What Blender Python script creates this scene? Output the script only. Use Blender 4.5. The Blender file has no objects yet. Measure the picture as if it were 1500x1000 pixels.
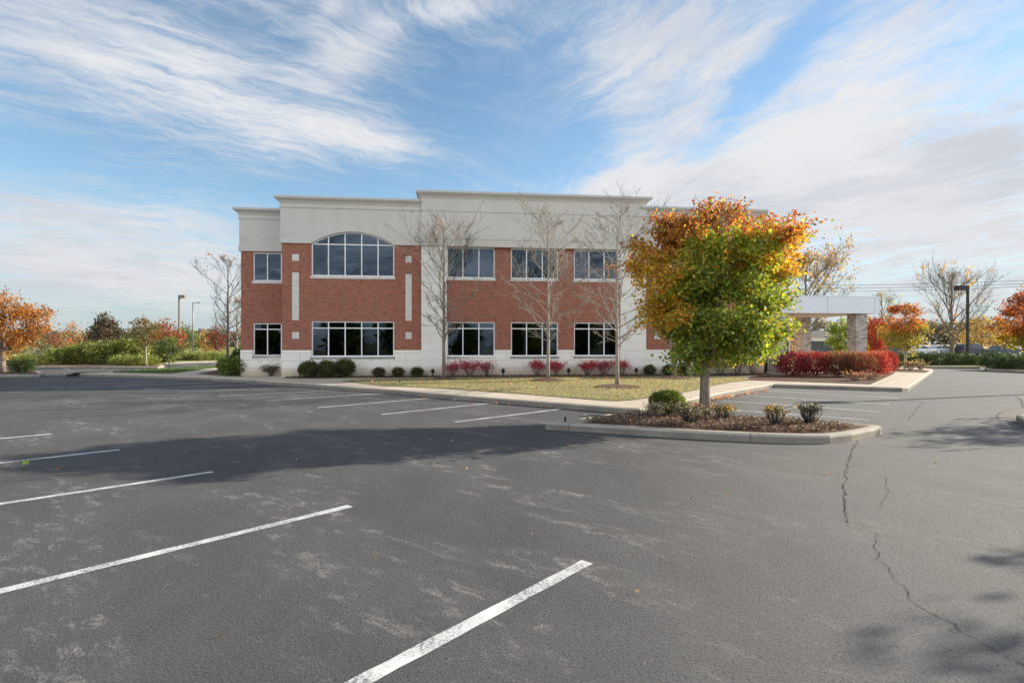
import bpy, bmesh, math, random
import numpy as np
from mathutils import Vector, Matrix, noise as mnoise
R = math.radians
sc = bpy.context.scene
COL = sc.collection
F, HZ, CX, CAMH = 800.0, 503.0, 750.0, 1.7

def P(px, py, z=0.0):
    """point of the ground plane z that a viewer at the camera sees at that bearing"""
    d = F * (CAMH - z) / (py - HZ)
    return Vector(((px - CX) / F * d, d, z))
def Q(px, d, z=0.0): return Vector(((px - CX) / F * d, d, z))
def HH(py, d): return CAMH + (HZ - py) / F * d

# ------------------------------------------------------------------ tags
def tag(o, label=None, cat=None, group=None, kind=None):
    if label: o['label'] = label
    if cat: o['category'] = cat
    if group: o['group'] = group
    if kind: o['kind'] = kind
    return o
def thing(name, label, cat, loc=(0, 0, 0), rz=0, group=None):
    o = bpy.data.objects.new(name, None); COL.objects.link(o)
    o.location = loc; o.rotation_euler = (0, 0, rz); o.empty_display_size = .2
    return tag(o, label, cat, group)
def copy_tree(o, parent=None):
    c = o.copy(); COL.objects.link(c)
    if parent: c.parent = parent
    for ch in [k for k in COL.objects if k.parent == o]:
        copy_tree(ch, c)
    return c
def again(o, loc, rz=0, s=1.0, label=None, group=None):
    c = copy_tree(o); c.location = loc; c.rotation_euler = (0, 0, rz)
    c.scale = (s, s, s) if not isinstance(s, tuple) else s
    if label: c['label'] = label
    if group: c['group'] = group
    return c

# ------------------------------------------------------------------ mesh builder
class MB:
    def __init__(s): s.v = []; s.f = []
    def add(s, vs, fs):
        n = len(s.v); s.v += [tuple(p) for p in vs]; s.f += [tuple(i + n for i in f) for f in fs]
    def box(s, x0, x1, y0, y1, z0, z1):
        s.add([(x0,y0,z0),(x1,y0,z0),(x1,y1,z0),(x0,y1,z0),(x0,y0,z1),(x1,y0,z1),(x1,y1,z1),(x0,y1,z1)],
              [(3,2,1,0),(4,5,6,7),(0,1,5,4),(1,2,6,5),(2,3,7,6),(3,0,4,7)])
    def prism(s, pts, a, b, ax='y'):
        """extrude a 2D outline between a and b along axis ax"""
        m = {'y': lambda p, t: (p[0], t, p[1]), 'z': lambda p, t: (p[0], p[1], t), 'x': lambda p, t: (t, p[0], p[1])}[ax]
        n = len(pts)
        s.add([m(p, a) for p in pts] + [m(p, b) for p in pts],
              [tuple(range(n)), tuple(range(2*n - 1, n - 1, -1))] + [(i, i + n, (i+1) % n + n, (i+1) % n) for i in range(n)])
    def loft(s, rings, cap=True, closed=True):
        n = len(rings[0]); k0 = len(s.v)
        for r in rings: s.v += [tuple(p) for p in r]
        for k in range(len(rings) - 1):
            for i in range(n if closed else n - 1):
                j = (i + 1) % n
                s.f.append((k0 + k*n + i, k0 + k*n + j, k0 + (k+1)*n + j, k0 + (k+1)*n + i))
        if cap:
            s.f.append(tuple(k0 + i for i in range(n - 1, -1, -1)))
            s.f.append(tuple(k0 + (len(rings) - 1)*n + i for i in range(n)))
    def tube(s, pts, rad, sides=6):
        pts = [Vector(p) for p in pts]; rings = []
        ref = Vector((.31, .95, .12))
        for i, p in enumerate(pts):
            t = (pts[min(i+1, len(pts)-1)] - pts[max(i-1, 0)])
            if t.length < 1e-6: t = Vector((0, 0, 1))
            t.normalize()
            a = t.cross(ref)
            if a.length < .05: a = t.cross(Vector((1, 0, 0)))
            a.normalize(); b = t.cross(a)
            r = rad[i] if hasattr(rad, '__len__') else rad
            rings.append([p + (a*math.cos(2*math.pi*k/sides) + b*math.sin(2*math.pi*k/sides))*r for k in range(sides)])
        s.loft(rings)
    def lathe(s, prof, seg=16, c=(0, 0)):
        rings = [[(c[0] + r*math.cos(2*math.pi*k/seg), c[1] + r*math.sin(2*math.pi*k/seg), z) for k in range(seg)] for r, z in prof]
        s.loft(rings)
    def build(s, name, mat, parent=None, smooth=False, loc=None):
        me = bpy.data.meshes.new(name); me.from_pydata(s.v, [], s.f); me.materials.append(mat)
        bm = bmesh.new(); bm.from_mesh(me); bmesh.ops.recalc_face_normals(bm, faces=bm.faces); bm.to_mesh(me); bm.free()
        if smooth: me.polygons.foreach_set('use_smooth', [True]*len(me.polygons))
        o = bpy.data.objects.new(name, me); COL.objects.link(o)
        if parent: o.parent = parent
        if loc: o.location = loc
        return o

# ------------------------------------------------------------------ materials
class NT:
    def __init__(s, nt): s.nt = nt; s.L = nt.links
    def n(s, typ, ins=None, **props):
        nd = s.nt.nodes.new(typ)
        for k, v in props.items(): setattr(nd, k, v)
        for k, v in (ins or {}).items():
            if isinstance(v, bpy.types.NodeSocket): s.L.new(v, nd.inputs[k])
            else: nd.inputs[k].default_value = v
        return nd
    def m(s, op, a, b=0.0, c=0.0, clamp=False):
        nd = s.nt.nodes.new('ShaderNodeMath'); nd.operation = op; nd.use_clamp = clamp
        for i, v in enumerate((a, b, c)):
            if isinstance(v, bpy.types.NodeSocket): s.L.new(v, nd.inputs[i])
            else: nd.inputs[i].default_value = v
        return nd.outputs[0]
    def mix(s, f, a, b, mode='MIX'):
        nd = s.nt.nodes.new('ShaderNodeMix'); nd.data_type = 'RGBA'; nd.blend_type = mode
        for k, v in ((0, f), (6, a), (7, b)):
            if isinstance(v, bpy.types.NodeSocket): s.L.new(v, nd.inputs[k])
            else: nd.inputs[k].default_value = v if k == 0 else (tuple(v) + (1,) if len(v) == 3 else v)
        return nd.outputs[2]
    def noise(s, vec, scale, detail=3, rough=.55, dist=0.0):
        return s.n('ShaderNodeTexNoise', {'Vector': vec, 'Scale': scale, 'Detail': detail, 'Roughness': rough, 'Distortion': dist}).outputs[0]
    def ss(s, x, lo, hi):
        nd = s.n('ShaderNodeMapRange', {'Value': x, 'From Min': lo, 'From Max': hi}, interpolation_type='SMOOTHSTEP')
        return nd.outputs[0]
    def map(s, vec, loc=(0,0,0), rot=(0,0,0), sca=(1,1,1)):
        return s.n('ShaderNodeMapping', {'Vector': vec, 'Location': loc, 'Rotation': rot, 'Scale': sca}).outputs[0]
def new_mat(name):
    m = bpy.data.materials.new(name); m.use_nodes = True
    t = NT(m.node_tree); b = m.node_tree.nodes['Principled BSDF']
    return m, t, b
def link(t, sock, b, key): t.L.new(sock, b.inputs[key])
def plain(name, col, rough=.6, metal=0.0, var=.12, scale=6.0, bump=0.0, spec=.4):
    m, t, b = new_mat(name)
    co = t.n('ShaderNodeTexCoord').outputs['Object']
    nz = t.noise(co, scale, 5, .6)
    c = t.mix(t.ss(nz, .3, .7), tuple(x*(1-var) for x in col), tuple(min(1, x*(1+var)) for x in col))
    link(t, c, b, 'Base Color'); b.inputs['Roughness'].default_value = rough; b.inputs['Metallic'].default_value = metal
    b.inputs['Specular IOR Level'].default_value = spec
    if bump:
        bp = t.n('ShaderNodeBump', {'Height': t.noise(co, scale*8, 3, .6), 'Strength': bump, 'Distance': .01})
        link(t, bp.outputs[0], b, 'Normal')
    return m
M = {}
TH = math.atan2(690, 800)                       # the lot's grid: stalls run along U
def grid_uv(t):
    co = t.n('ShaderNodeTexCoord').outputs['Object']
    return co, t.map(co, rot=(0, 0, TH))

def mat_asphalt():
    m, t, b = new_mat('asphalt')
    co = t.n('ShaderNodeTexCoord').outputs['Object']
    sx = t.n('ShaderNodeSeparateXYZ', {0: co})
    x, y = sx.outputs[0], sx.outputs[1]
    big = t.noise(co, .16, 3, .5)
    # the lane on the right is older, paler asphalt than the sealed stalls
    z = t.m('ADD', t.m('SUBTRACT', x, t.m('MULTIPLY', y, .42)), t.m('MULTIPLY', t.m('SUBTRACT', big, .5), 5.0))
    lane = t.ss(z, -2.2, 2.2)
    base = t.mix(lane, (.072, .072, .073), (.154, .151, .144))
    mid = t.noise(t.map(co, rot=(0, 0, .7), sca=(1.0, .35, 1)), 1.1, 6, .65)
    base = t.mix(t.m('MULTIPLY', t.ss(mid, .38, .72), .5), base, t.mix(lane, (.116, .116, .116), (.198, .196, .188)))
    fine = t.noise(co, 48, 4, .85)
    grit = t.noise(co, 85, 3, .9)
    # pale scuffs dragged along the aisle, broken up by the aggregate
    g = t.map(co, rot=(0, 0, TH))
    sc1 = t.noise(t.map(g, sca=(.40, 1.5, 1)), .80, 7, .66, .5)
    sc2 = t.noise(t.map(g, loc=(3, 7, 0), sca=(.60, 1.5, 1)), 4.6, 7, .74, .5)
    scuff = t.m('MULTIPLY', t.ss(sc1, .46, .64), t.ss(sc2, .51, .61))
    sc3 = t.ss(t.noise(t.map(g, loc=(1, 2, 0)), 6.5, 6, .85), .61, .66)
    worn = t.noise(co, 34, 4, .85)
    spk = t.noise(co, 46, 4, .95)
    scuff = t.m('MULTIPLY', t.m('MULTIPLY', t.m('MAXIMUM', scuff, t.m('MULTIPLY', sc3, .7)), t.ss(spk, .46, .53)), t.m('MULTIPLY_ADD', lane, -.5, 1.0))
    base = t.mix(t.m('MULTIPLY', t.ss(sc1, .44, .68), .30), base, t.mix(lane, (.125, .123, .120), (.20, .195, .18)))
    base = t.mix(t.m('MULTIPLY', scuff, .66), base, (.42, .40, .365))
    base = t.mix(t.m('MULTIPLY', t.ss(worn, .44, .28), .5), base, (.030, .030, .031))
    base = t.mix(t.m('MULTIPLY', t.ss(fine, .48, .36), .75), base, (.018, .018, .019))
    pit = t.noise(co, 62, 2, .6)
    base = t.mix(t.m('MULTIPLY', t.ss(pit, .36, .30), .8), base, (.008, .008, .009))
    base = t.mix(t.m('MULTIPLY', t.ss(grit, .56, .66), .6), base, (.33, .32, .30))
    # oil drips in the stalls and worn tyre paths
    oil = t.ss(t.noise(co, .55, 4, .6), .66, .78)
    base = t.mix(t.m('MULTIPLY', oil, .35), base, (.03, .03, .03))
    link(t, base, b, 'Base Color')
    b.inputs['Roughness'].default_value = .85; b.inputs['Specular IOR Level'].default_value = .3
    h = t.m('ADD', fine, t.m('MULTIPLY', grit, .6))
    bp = t.n('ShaderNodeBump', {'Height': h, 'Strength': .9, 'Distance': .016})
    link(t, bp.outputs[0], b, 'Normal')
    return m
def mat_concrete(name, c0, c1, joints=True, jv=3.0, ju=1.5):
    m, t, b = new_mat(name)
    co, g = grid_uv(t)
    n1 = t.noise(co, 1.3, 5, .6); n2 = t.noise(co, 40, 4, .7)
    c = t.mix(t.ss(n1, .3, .7), c0, c1)
    c = t.mix(t.m('MULTIPLY', t.ss(n2, .55, .35), .35), c, tuple(x*.55 for x in c0))
    st = t.ss(t.noise(co, 3.5, 6, .7), .58, .72)
    c = t.mix(t.m('MULTIPLY', st, .3), c, tuple(x*.5 for x in c0))
    if joints:
        s = t.n('ShaderNodeSeparateXYZ', {0: g})
        a = t.m('ABSOLUTE', t.m('SUBTRACT', t.m('FRACT', t.m('DIVIDE', s.outputs[0], jv)), .5))
        e = t.m('ABSOLUTE', t.m('SUBTRACT', t.m('FRACT', t.m('DIVIDE', s.outputs[1], ju)), .5))
        l = t.m('MAXIMUM', t.ss(a, .5 - .016/jv, .5 - .006/jv), t.ss(e, .5 - .016/ju, .5 - .006/ju))
        c = t.mix(t.m('MULTIPLY', l, .6), c, (.06, .055, .05))
    link(t, c, b, 'Base Color'); b.inputs['Roughness'].default_value = .9; b.inputs['Specular IOR Level'].default_value = .25
    bp = t.n('ShaderNodeBump', {'Height': n2, 'Strength': .3, 'Distance': .01}); link(t, bp.outputs[0], b, 'Normal')
    return m
def mat_brick():
    m, t, b = new_mat('red_brick')
    co = t.n('ShaderNodeTexCoord').outputs['Object']
    s = t.n('ShaderNodeSeparateXYZ', {0: co})
    v = t.n('ShaderNodeCombineXYZ', {0: t.m('ADD', s.outputs[0], s.outputs[1]), 1: s.outputs[2], 2: 0.0}).outputs[0]
    br = t.n('ShaderNodeTexBrick', {'Vector': v, 'Color1': (.34, .094, .050, 1), 'Color2': (.225, .062, .038, 1), 'Mortar': (.31, .215, .155, 1),
             'Scale': 1.0, 'Mortar Size': .0095, 'Mortar Smooth': .2, 'Bias': -.1, 'Brick Width': .225, 'Row Height': .082})
    n1 = t.noise(t.map(v, sca=(4.4, 12.2, 1)), 1.0, 1, .5)
    c = t.mix(t.m('MULTIPLY', t.ss(n1, .58, .74), .75), br.outputs[0], (.095, .036, .030))
    c = t.mix(t.m('MULTIPLY', t.ss(n1, .40, .24), .6), c, (.40, .14, .075))
    big = t.noise(v, .5, 4, .6)
    c = t.mix(t.m('MULTIPLY', t.ss(big, .45, .75), .22), c, (.26, .15, .11))
    link(t, c, b, 'Base Color'); b.inputs['Roughness'].default_value = .88
    bp = t.n('ShaderNodeBump', {'Height': br.outputs[1], 'Strength': -.4, 'Distance': .008}); link(t, bp.outputs[0], b, 'Normal')
    return m
def mat_stone(name, c0, c1, w, h, mortar, base_stain=True, msize=.007):
    m, t, b = new_mat(name)
    co = t.n('ShaderNodeTexCoord').outputs['Object']
    s = t.n('ShaderNodeSeparateXYZ', {0: co})
    v = t.n('ShaderNodeCombineXYZ', {0: t.m('ADD', s.outputs[0], s.outputs[1]), 1: t.m('SUBTRACT', s.outputs[2], .15), 2: 0.0}).outputs[0]
    br = t.n('ShaderNodeTexBrick', {'Vector': v, 'Color1': c0 + (1,), 'Color2': c1 + (1,), 'Mortar': mortar + (1,), 'Scale': 1.0,
             'Mortar Size': msize, 'Mortar Smooth': .3, 'Bias': 0.0, 'Brick Width': w, 'Row Height': h})
    n2 = t.noise(t.map(v, sca=(1.5, 1, 1)), 2.4, 6, .65)
    c = t.mix(t.m('MULTIPLY', t.ss(n2, .5, .75), .3), br.outputs[0], tuple(x*.72 for x in c0))
    if base_stain:   # splash-back of brown soil on the lowest courses
        zz = t.m('ADD', s.outputs[2], t.m('MULTIPLY', t.noise(v, 1.6, 4, .6), .5))
        c = t.mix(t.m('MULTIPLY', t.ss(zz, .98, .45), .75), c, (.44, .34, .20))
    link(t, c, b, 'Base Color'); b.inputs['Roughness'].default_value = .85
    bp = t.n('ShaderNodeBump', {'Height': br.outputs[1], 'Strength': -.5, 'Distance': .01}); link(t, bp.outputs[0], b, 'Normal')
    return m
def mat_stucco():
    m, t, b = new_mat('cream_stucco')
    co = t.n('ShaderNodeTexCoord').outputs['Object']
    n1 = t.noise(t.map(co, sca=(.8, .8, .25)), 1.6, 5, .6); n2 = t.noise(co, 60, 3, .7)
    c = t.mix(t.ss(n1, .3, .75), (.52, .49, .44), (.57, .54, .49))
    run = t.ss(t.noise(t.map(co, sca=(3.2, 3.2, .18)), 1.5, 6, .75), .60, .78)
    c = t.mix(t.m('MULTIPLY', run, .28), c, (.35, .33, .30))
    zz = t.n('ShaderNodeSeparateXYZ', {0: co}).outputs[2]      # soot that has settled on the ledge
    led = t.m('MULTIPLY', t.ss(zz, 6.50, 6.66), t.ss(zz, 6.95, 6.70))
    led = t.m('MULTIPLY', led, t.ss(t.noise(t.map(co, sca=(1.2, 1.2, 5)), 1.8, 6, .7), .46, .66))
    c = t.mix(t.m('MULTIPLY', led, .28), c, (.24, .235, .23))
    link(t, c, b, 'Base Color'); b.inputs['Roughness'].default_value = .9
    bp = t.n('ShaderNodeBump', {'Height': n2, 'Strength': .15, 'Distance': .01}); link(t, bp.outputs[0], b, 'Normal')
    return m
def mat_glass():
    m, t, b = new_mat('tinted_glass')
    nt = m.node_tree; nt.nodes.remove(b)
    co = t.n('ShaderNodeTexCoord').outputs['Object']
    bp = t.n('ShaderNodeBump', {'Height': t.noise(co, .9, 2, .5), 'Strength': .06, 'Distance': .05})
    fr = t.n('ShaderNodeFresnel', {'IOR': 1.58, 'Normal': bp.outputs[0]})
    tr = t.n('ShaderNodeBsdfTransparent', {'Color': (.20, .25, .30, 1)})
    gl = t.n('ShaderNodeBsdfGlossy', {'Color': (.62, .80, 1, 1), 'Roughness': .01, 'Normal': bp.outputs[0]})
    mx = t.n('ShaderNodeMixShader', {0: fr.outputs[0], 1: tr.outputs[0], 2: gl.outputs[0]})
    t.L.new(mx.outputs[0], nt.nodes['Material Output'].inputs[0])
    return m
def mat_leaf(name, trans=.56, rough=.5):
    m, t, b = new_mat(name); nt = m.node_tree; nt.nodes.remove(b)
    at = t.n('ShaderNodeAttribute', attribute_name='col')
    df = t.n('ShaderNodeBsdfDiffuse', {'Color': at.outputs[0]})
    tl = t.n('ShaderNodeBsdfTranslucent', {'Color': t.mix(1.0, at.outputs[0], (1.3, 1.25, .8), 'MULTIPLY')})
    mx = t.n('ShaderNodeMixShader', {0: trans, 1: df.outputs[0], 2: tl.outputs[0]})
    gl = t.n('ShaderNodeBsdfGlossy', {'Color': (.9, .9, .9, 1), 'Roughness': rough})
    mx2 = t.n('ShaderNodeMixShader', {0: .035, 1: mx.outputs[0], 2: gl.outputs[0]})
    t.L.new(mx2.outputs[0], nt.nodes['Material Output'].inputs[0])
    return m
def mat_bark(name, c0, c1):
    m, t, b = new_mat(name)
    co = t.n('ShaderNodeTexCoord').outputs['Object']
    n = t.noise(t.map(co, sca=(1, 1, .18)), 26, 5, .7)
    c = t.mix(t.ss(n, .35, .65), c0, c1)
    c = t.mix(t.m('MULTIPLY', t.ss(t.noise(co, 5, 4, .6), .5, .7), .35), c, (.13, .14, .09))
    link(t, c, b, 'Base Color'); b.inputs['Roughness'].default_value = .9
    bp = t.n('ShaderNodeBump', {'Height': n, 'Strength': .8, 'Distance': .02}); link(t, bp.outputs[0], b, 'Normal')
    return m
def mat_ground(name, cols, s1=.25, s2=14, fine=60):
    m, t, b = new_mat(name)
    co = t.n('ShaderNodeTexCoord').outputs['Object']
    a = t.noise(co, s1, 4, .6); n2 = t.noise(co, s2, 5, .7); n3 = t.noise(co, fine, 3, .7)
    c = t.mix(t.ss(a, .35, .65), cols[0], cols[1])
    c = t.mix(t.m('MULTIPLY', t.ss(n2, .45, .7), .7), c, cols[2])
    c = t.mix(t.m('MULTIPLY', t.ss(n3, .5, .3), .5), c, tuple(x*.4 for x in cols[0]))
    link(t, c, b, 'Base Color'); b.inputs['Roughness'].default_value = .95; b.inputs['Specular IOR Level'].default_value = .1
    bp = t.n('ShaderNodeBump', {'Height': n3, 'Strength': .8, 'Distance': .03}); link(t, bp.outputs[0], b, 'Normal')
    return m
def mat_paint_line():
    m, t, b = new_mat('line_paint')
    co = t.n('ShaderNodeTexCoord').outputs['Object']
    w = t.noise(co, 60, 4, .75); w2 = t.noise(co, 2.5, 5, .7)
    k = t.m('MULTIPLY', t.ss(w, .46, .58), t.ss(w2, .34, .60))
    c = t.mix(k, t.mix(t.ss(w2, .3, .7), (.62, .62, .605), (.47, .47, .46)), (.12, .12, .12))
    link(t, c, b, 'Base Color'); b.inputs['Roughness'].default_value = .7
    return m
M['asphalt'] = mat_asphalt()
M['walk'] = mat_concrete('walk_concrete', (.47, .405, .32), (.55, .475, .38))
M['kerb'] = mat_concrete('kerb_concrete', (.32, .29, .245), (.40, .365, .31), True, 3.05, 400.0)
M['kerb_face'] = mat_concrete('dirty_shaded_kerb_face', (.19, .17, .145), (.27, .245, .205), True, 3.05, 400.0)  # darker copy for upright faces: grime and their shade put into the colour
M['brick'] = mat_brick()
M['stone'] = mat_stone('base_stone', (.84, .795, .715), (.78, .74, .665), 1.6, .37, (.36, .34, .31))
M['pilaster'] = mat_stone('pilaster_stone', (.80, .77, .71), (.74, .715, .66), 1.9, .40, (.42, .40, .37), True, .005)
M['ledge'] = mat_stone('stacked_ledgestone', (.56, .49, .42), (.27, .235, .21), .26, .10, (.13, .12, .11), False, .006)
M['stucco'] = mat_stucco()
M['accent'] = plain('accent_stone', (.60, .57, .51), .85)
M['frame'] = plain('window_frame_metal', (.82, .82, .82), .45, 0, .05)
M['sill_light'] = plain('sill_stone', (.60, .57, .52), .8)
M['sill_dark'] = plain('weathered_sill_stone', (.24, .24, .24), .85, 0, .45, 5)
M['glass'] = mat_glass()
M['cap'] = plain('metal_coping', (.48, .46, .43), .5, .1, .06)
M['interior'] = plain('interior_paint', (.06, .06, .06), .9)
M['cabinet'] = plain('cabinet_laminate', (.85, .80, .68), .5)
M['panel'] = plain('canopy_aluminium', (.62, .64, .67), .42, .25, .03)
M['soffit'] = plain('canopy_soffit', (.55, .47, .38), .7)
M['joint'] = plain('panel_joint', (.10, .10, .11), .7)
M['leaf'] = mat_leaf('leaf')
M['needle'] = mat_leaf('needle', .25)
M['bark'] = mat_bark('grey_brown_bark', (.15, .118, .09), (.26, .215, .17))
M['pale_bark'] = mat_bark('pale_bark', (.22, .19, .155), (.36, .315, .26))
M['dark_bark'] = mat_bark('dark_bark', (.035, .028, .023), (.075, .06, .05))
M['lawn'] = mat_ground('dry_lawn', [(.19, .18, .08), (.33, .285, .16), (.42, .37, .235)])
M['field'] = mat_ground('far_field', [(.17, .19, .06), (.24, .24, .085), (.30, .27, .12)], .03, 1.2, 8)
M['green_lawn'] = mat_ground('green_lawn', [(.075, .125, .03), (.10, .16, .04), (.13, .18, .055)])
M['mulch'] = mat_ground('bark_mulch', [(.115, .072, .052), (.16, .105, .078), (.22, .155, .12)], 1.2, 30, 90)
M['line'] = mat_paint_line()
M['crack'] = plain('crack_fill', (.028, .025, .021), .95)
M['black'] = plain('black_metal', (.022, .022, .022), .5, .3)
M['bronze'] = plain('bronze_lamp_metal', (.035, .028, .024), .5, .3)
M['tan_metal'] = plain('weathered_lamp_metal', (.20, .17, .13), .6, .2)
M['galv'] = plain('galvanised_metal', (.20, .20, .20), .5, .5)
M['lens'] = plain('lamp_lens', (.5, .5, .48), .3)
M['wood'] = plain('pole_wood', (.16, .12, .09), .9)
M['wire'] = plain('wire_black', (.05, .05, .055), .6)
M['grey_wall'] = plain('grey_wall_paint', (.10, .10, .105), .85)
M['far_roof'] = plain('far_roof_shingle', (.34, .32, .30), .9)
M['far_wall'] = plain('far_wall_siding', (.62, .58, .50), .85)
M['white_car'] = plain('white_car_paint', (.72, .73, .74), .25, 0, .02)
M['silver_car'] = plain('silver_car_paint', (.50, .52, .54), .3, .4, .02)
M['dark_car'] = plain('dark_car_paint', (.025, .027, .032), .25, .1, .02)
M['blue_car'] = plain('navy_car_paint', (.03, .04, .07), .25, .1, .02)
M['car_glass'] = plain('car_glass', (.015, .018, .02), .08, 0, .02, spec=.8)
M['tyre'] = plain('tyre_rubber', (.02, .02, .02), .9)
M['rim'] = plain('wheel_rim', (.45, .45, .46), .35, .7)
M['tail'] = plain('tail_lamp_plastic', (.35, .02, .02), .3)

# ------------------------------------------------------------------ foliage
LOBED = (np.array([(0,0,0),(.55,.50,.10),(.20,.58,.04),(0,1,0),(-.20,.58,.04),(-.55,.50,.10)], float), [(0,1,2,3),(0,3,4,5)])
OVAL = (np.array([(0,0,0),(.30,.45,.08),(0,1,0),(-.30,.45,.08)], float), [(0,1,2),(0,2,3)])
NEEDLE = (np.array([(0,0,0),(.13,.4,.03),(0,1,0),(-.13,.4,.03)], float), [(0,1,2),(0,2,3)])
def leaf_mesh(name, pos, size, col, mat, parent, rng, shape=LOBED, outward=None, droop=.3, core=None):
    """many small folded leaves as one mesh; col is one colour per leaf"""
    n = len(pos); T, faces = shape; k = len(T)
    d = rng.normal(size=(n, 3))
    if outward is not None: d += outward*1.1
    d[:, 2] -= droop
    d /= np.linalg.norm(d, axis=1, keepdims=True) + 1e-9
    a = np.cross(d, rng.normal(size=(n, 3))); a /= np.linalg.norm(a, axis=1, keepdims=True) + 1e-9
    c = np.cross(a, d)
    size = np.asarray(size).reshape(n, 1, 1)
    V = (a[:, None, :]*T[None, :, 0:1] + d[:, None, :]*T[None, :, 1:2] + c[:, None, :]*T[None, :, 2:3])*size + pos[:, None, :]
    V = V.reshape(-1, 3)
    C = np.repeat(np.clip(col, .004, 1), k, axis=0)
    fl = np.array([f for f in faces]); kf = fl.shape[1]
    Fa = (np.arange(n)[:, None, None]*k + fl[None]).reshape(-1, kf)
    me = bpy.data.meshes.new(name)
    me.vertices.add(len(V)); me.vertices.foreach_set('co', V.astype(np.float32).ravel())
    me.loops.add(Fa.size); me.loops.foreach_set('vertex_index', Fa.astype(np.int32).ravel())
    me.polygons.add(len(Fa)); me.polygons.foreach_set('loop_start', (np.arange(len(Fa))*kf).astype(np.int32))
    me.update(calc_edges=True); me.validate()
    at = me.attributes.new('col', 'FLOAT_COLOR', 'POINT')
    at.data.foreach_set('color', np.concatenate([C, np.ones((len(C), 1))], 1).astype(np.float32).ravel())
    me.materials.append(mat)
    o = bpy.data.objects.new(name, me); COL.objects.link(o)
    if parent: o.parent = parent
    return o
def palette(rng, n, cols, w=None, jit=.22):
    cols = np.array(cols, float); i = rng.choice(len(cols), n, p=None if w is None else np.array(w)/sum(w))
    return cols[i]*(1 + jit*rng.normal(size=(n, 1)))*(1 + .08*rng.normal(size=(n, 3)))
GREEN = [(.13,.19,.035), (.165,.23,.04), (.20,.255,.045), (.10,.15,.03)]
YGREEN = [(0.27, 0.324, 0.034), (0.351, 0.351, 0.041), (0.203, 0.27, 0.03)]
GOLD = [(0.575, 0.31, 0.034), (0.667, 0.38, 0.046), (0.483, 0.23, 0.029)]
ORANGE = [(0.525, 0.163, 0.027), (0.625, 0.225, 0.031), (0.425, 0.106, 0.025)]
RUST = [(0.338, 0.088, 0.03), (0.243, 0.061, 0.027), (0.432, 0.135, 0.034)]
RED = [(0.456, 0.026, 0.036), (0.36, 0.019, 0.034), (0.552, 0.06, 0.048)]
BROWN = [(0.195, 0.111, 0.046), (0.143, 0.091, 0.039), (0.26, 0.143, 0.058)]
DKGREEN = [(0.042, 0.075, 0.021), (0.06, 0.102, 0.027), (0.078, 0.123, 0.03)]
YEW = [(0.16, 0.24, 0.032), (0.224, 0.32, 0.042), (0.104, 0.168, 0.032), (0.304, 0.384, 0.056)]
TAN = [(.36,.25,.12), (.44,.32,.16), (.30,.19,.085)]

def prof_r(prof, h):
    for (h0, r0), (h1, r1) in zip(prof, prof[1:]):
        if h0 <= h <= h1: return r0 + (r1 - r0)*(h - h0)/(h1 - h0)
    return 0.0
def crown_points(rng, prof, ncl, per, crad, off=(0, 0), shell=.55, lump=.18, boughs=0, spread=.3):
    """leaf positions in clumps (on boughs) through the crown volume of the profile [(height, radius)]"""
    hs = np.array([h for h, r in prof]); out = []; od = []
    hh = np.linspace(hs[0], hs[-1], 80); ww = np.array([prof_r(prof, h)**1.6 + .02 for h in hh]); ww /= ww.sum()
    def spot():
        h = rng.choice(hh, p=ww) + rng.normal()*.04
        a = rng.uniform(0, 2*math.pi)
        lp = 1 + lump*mnoise.noise(Vector((math.cos(a)*1.6 + prof[-1][0], math.sin(a)*1.6, h*1.3)))*1.6
        r = prof_r(prof, min(max(h, hs[0]), hs[-1]))*lp*(rng.uniform(0, 1)**(1 - shell))
        return np.array((off[0] + r*math.cos(a), off[1] + r*math.sin(a), h))
    par = [spot() for _ in range(boughs)]; psz = [rng.uniform(.55, 1.25) for _ in par]
    for _ in range(ncl):
        if boughs:
            k = rng.integers(boughs); c = par[k] + rng.normal(size=3)*spread*psz[k]*np.array((1, 1, .7))
        else: c = spot()
        m = max(3, int(per*rng.uniform(.55, 1.45)))
        p = c + rng.normal(size=(m, 3))*crad*np.array((1, 1, .75))*rng.uniform(.7, 1.3)
        out.append(p); q = p - np.array((off[0], off[1], (hs[0]+hs[-1])*.45)); od.append(q/(np.linalg.norm(q, axis=1, keepdims=True)+1e-6))
    return np.concatenate(out), np.concatenate(od)
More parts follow.
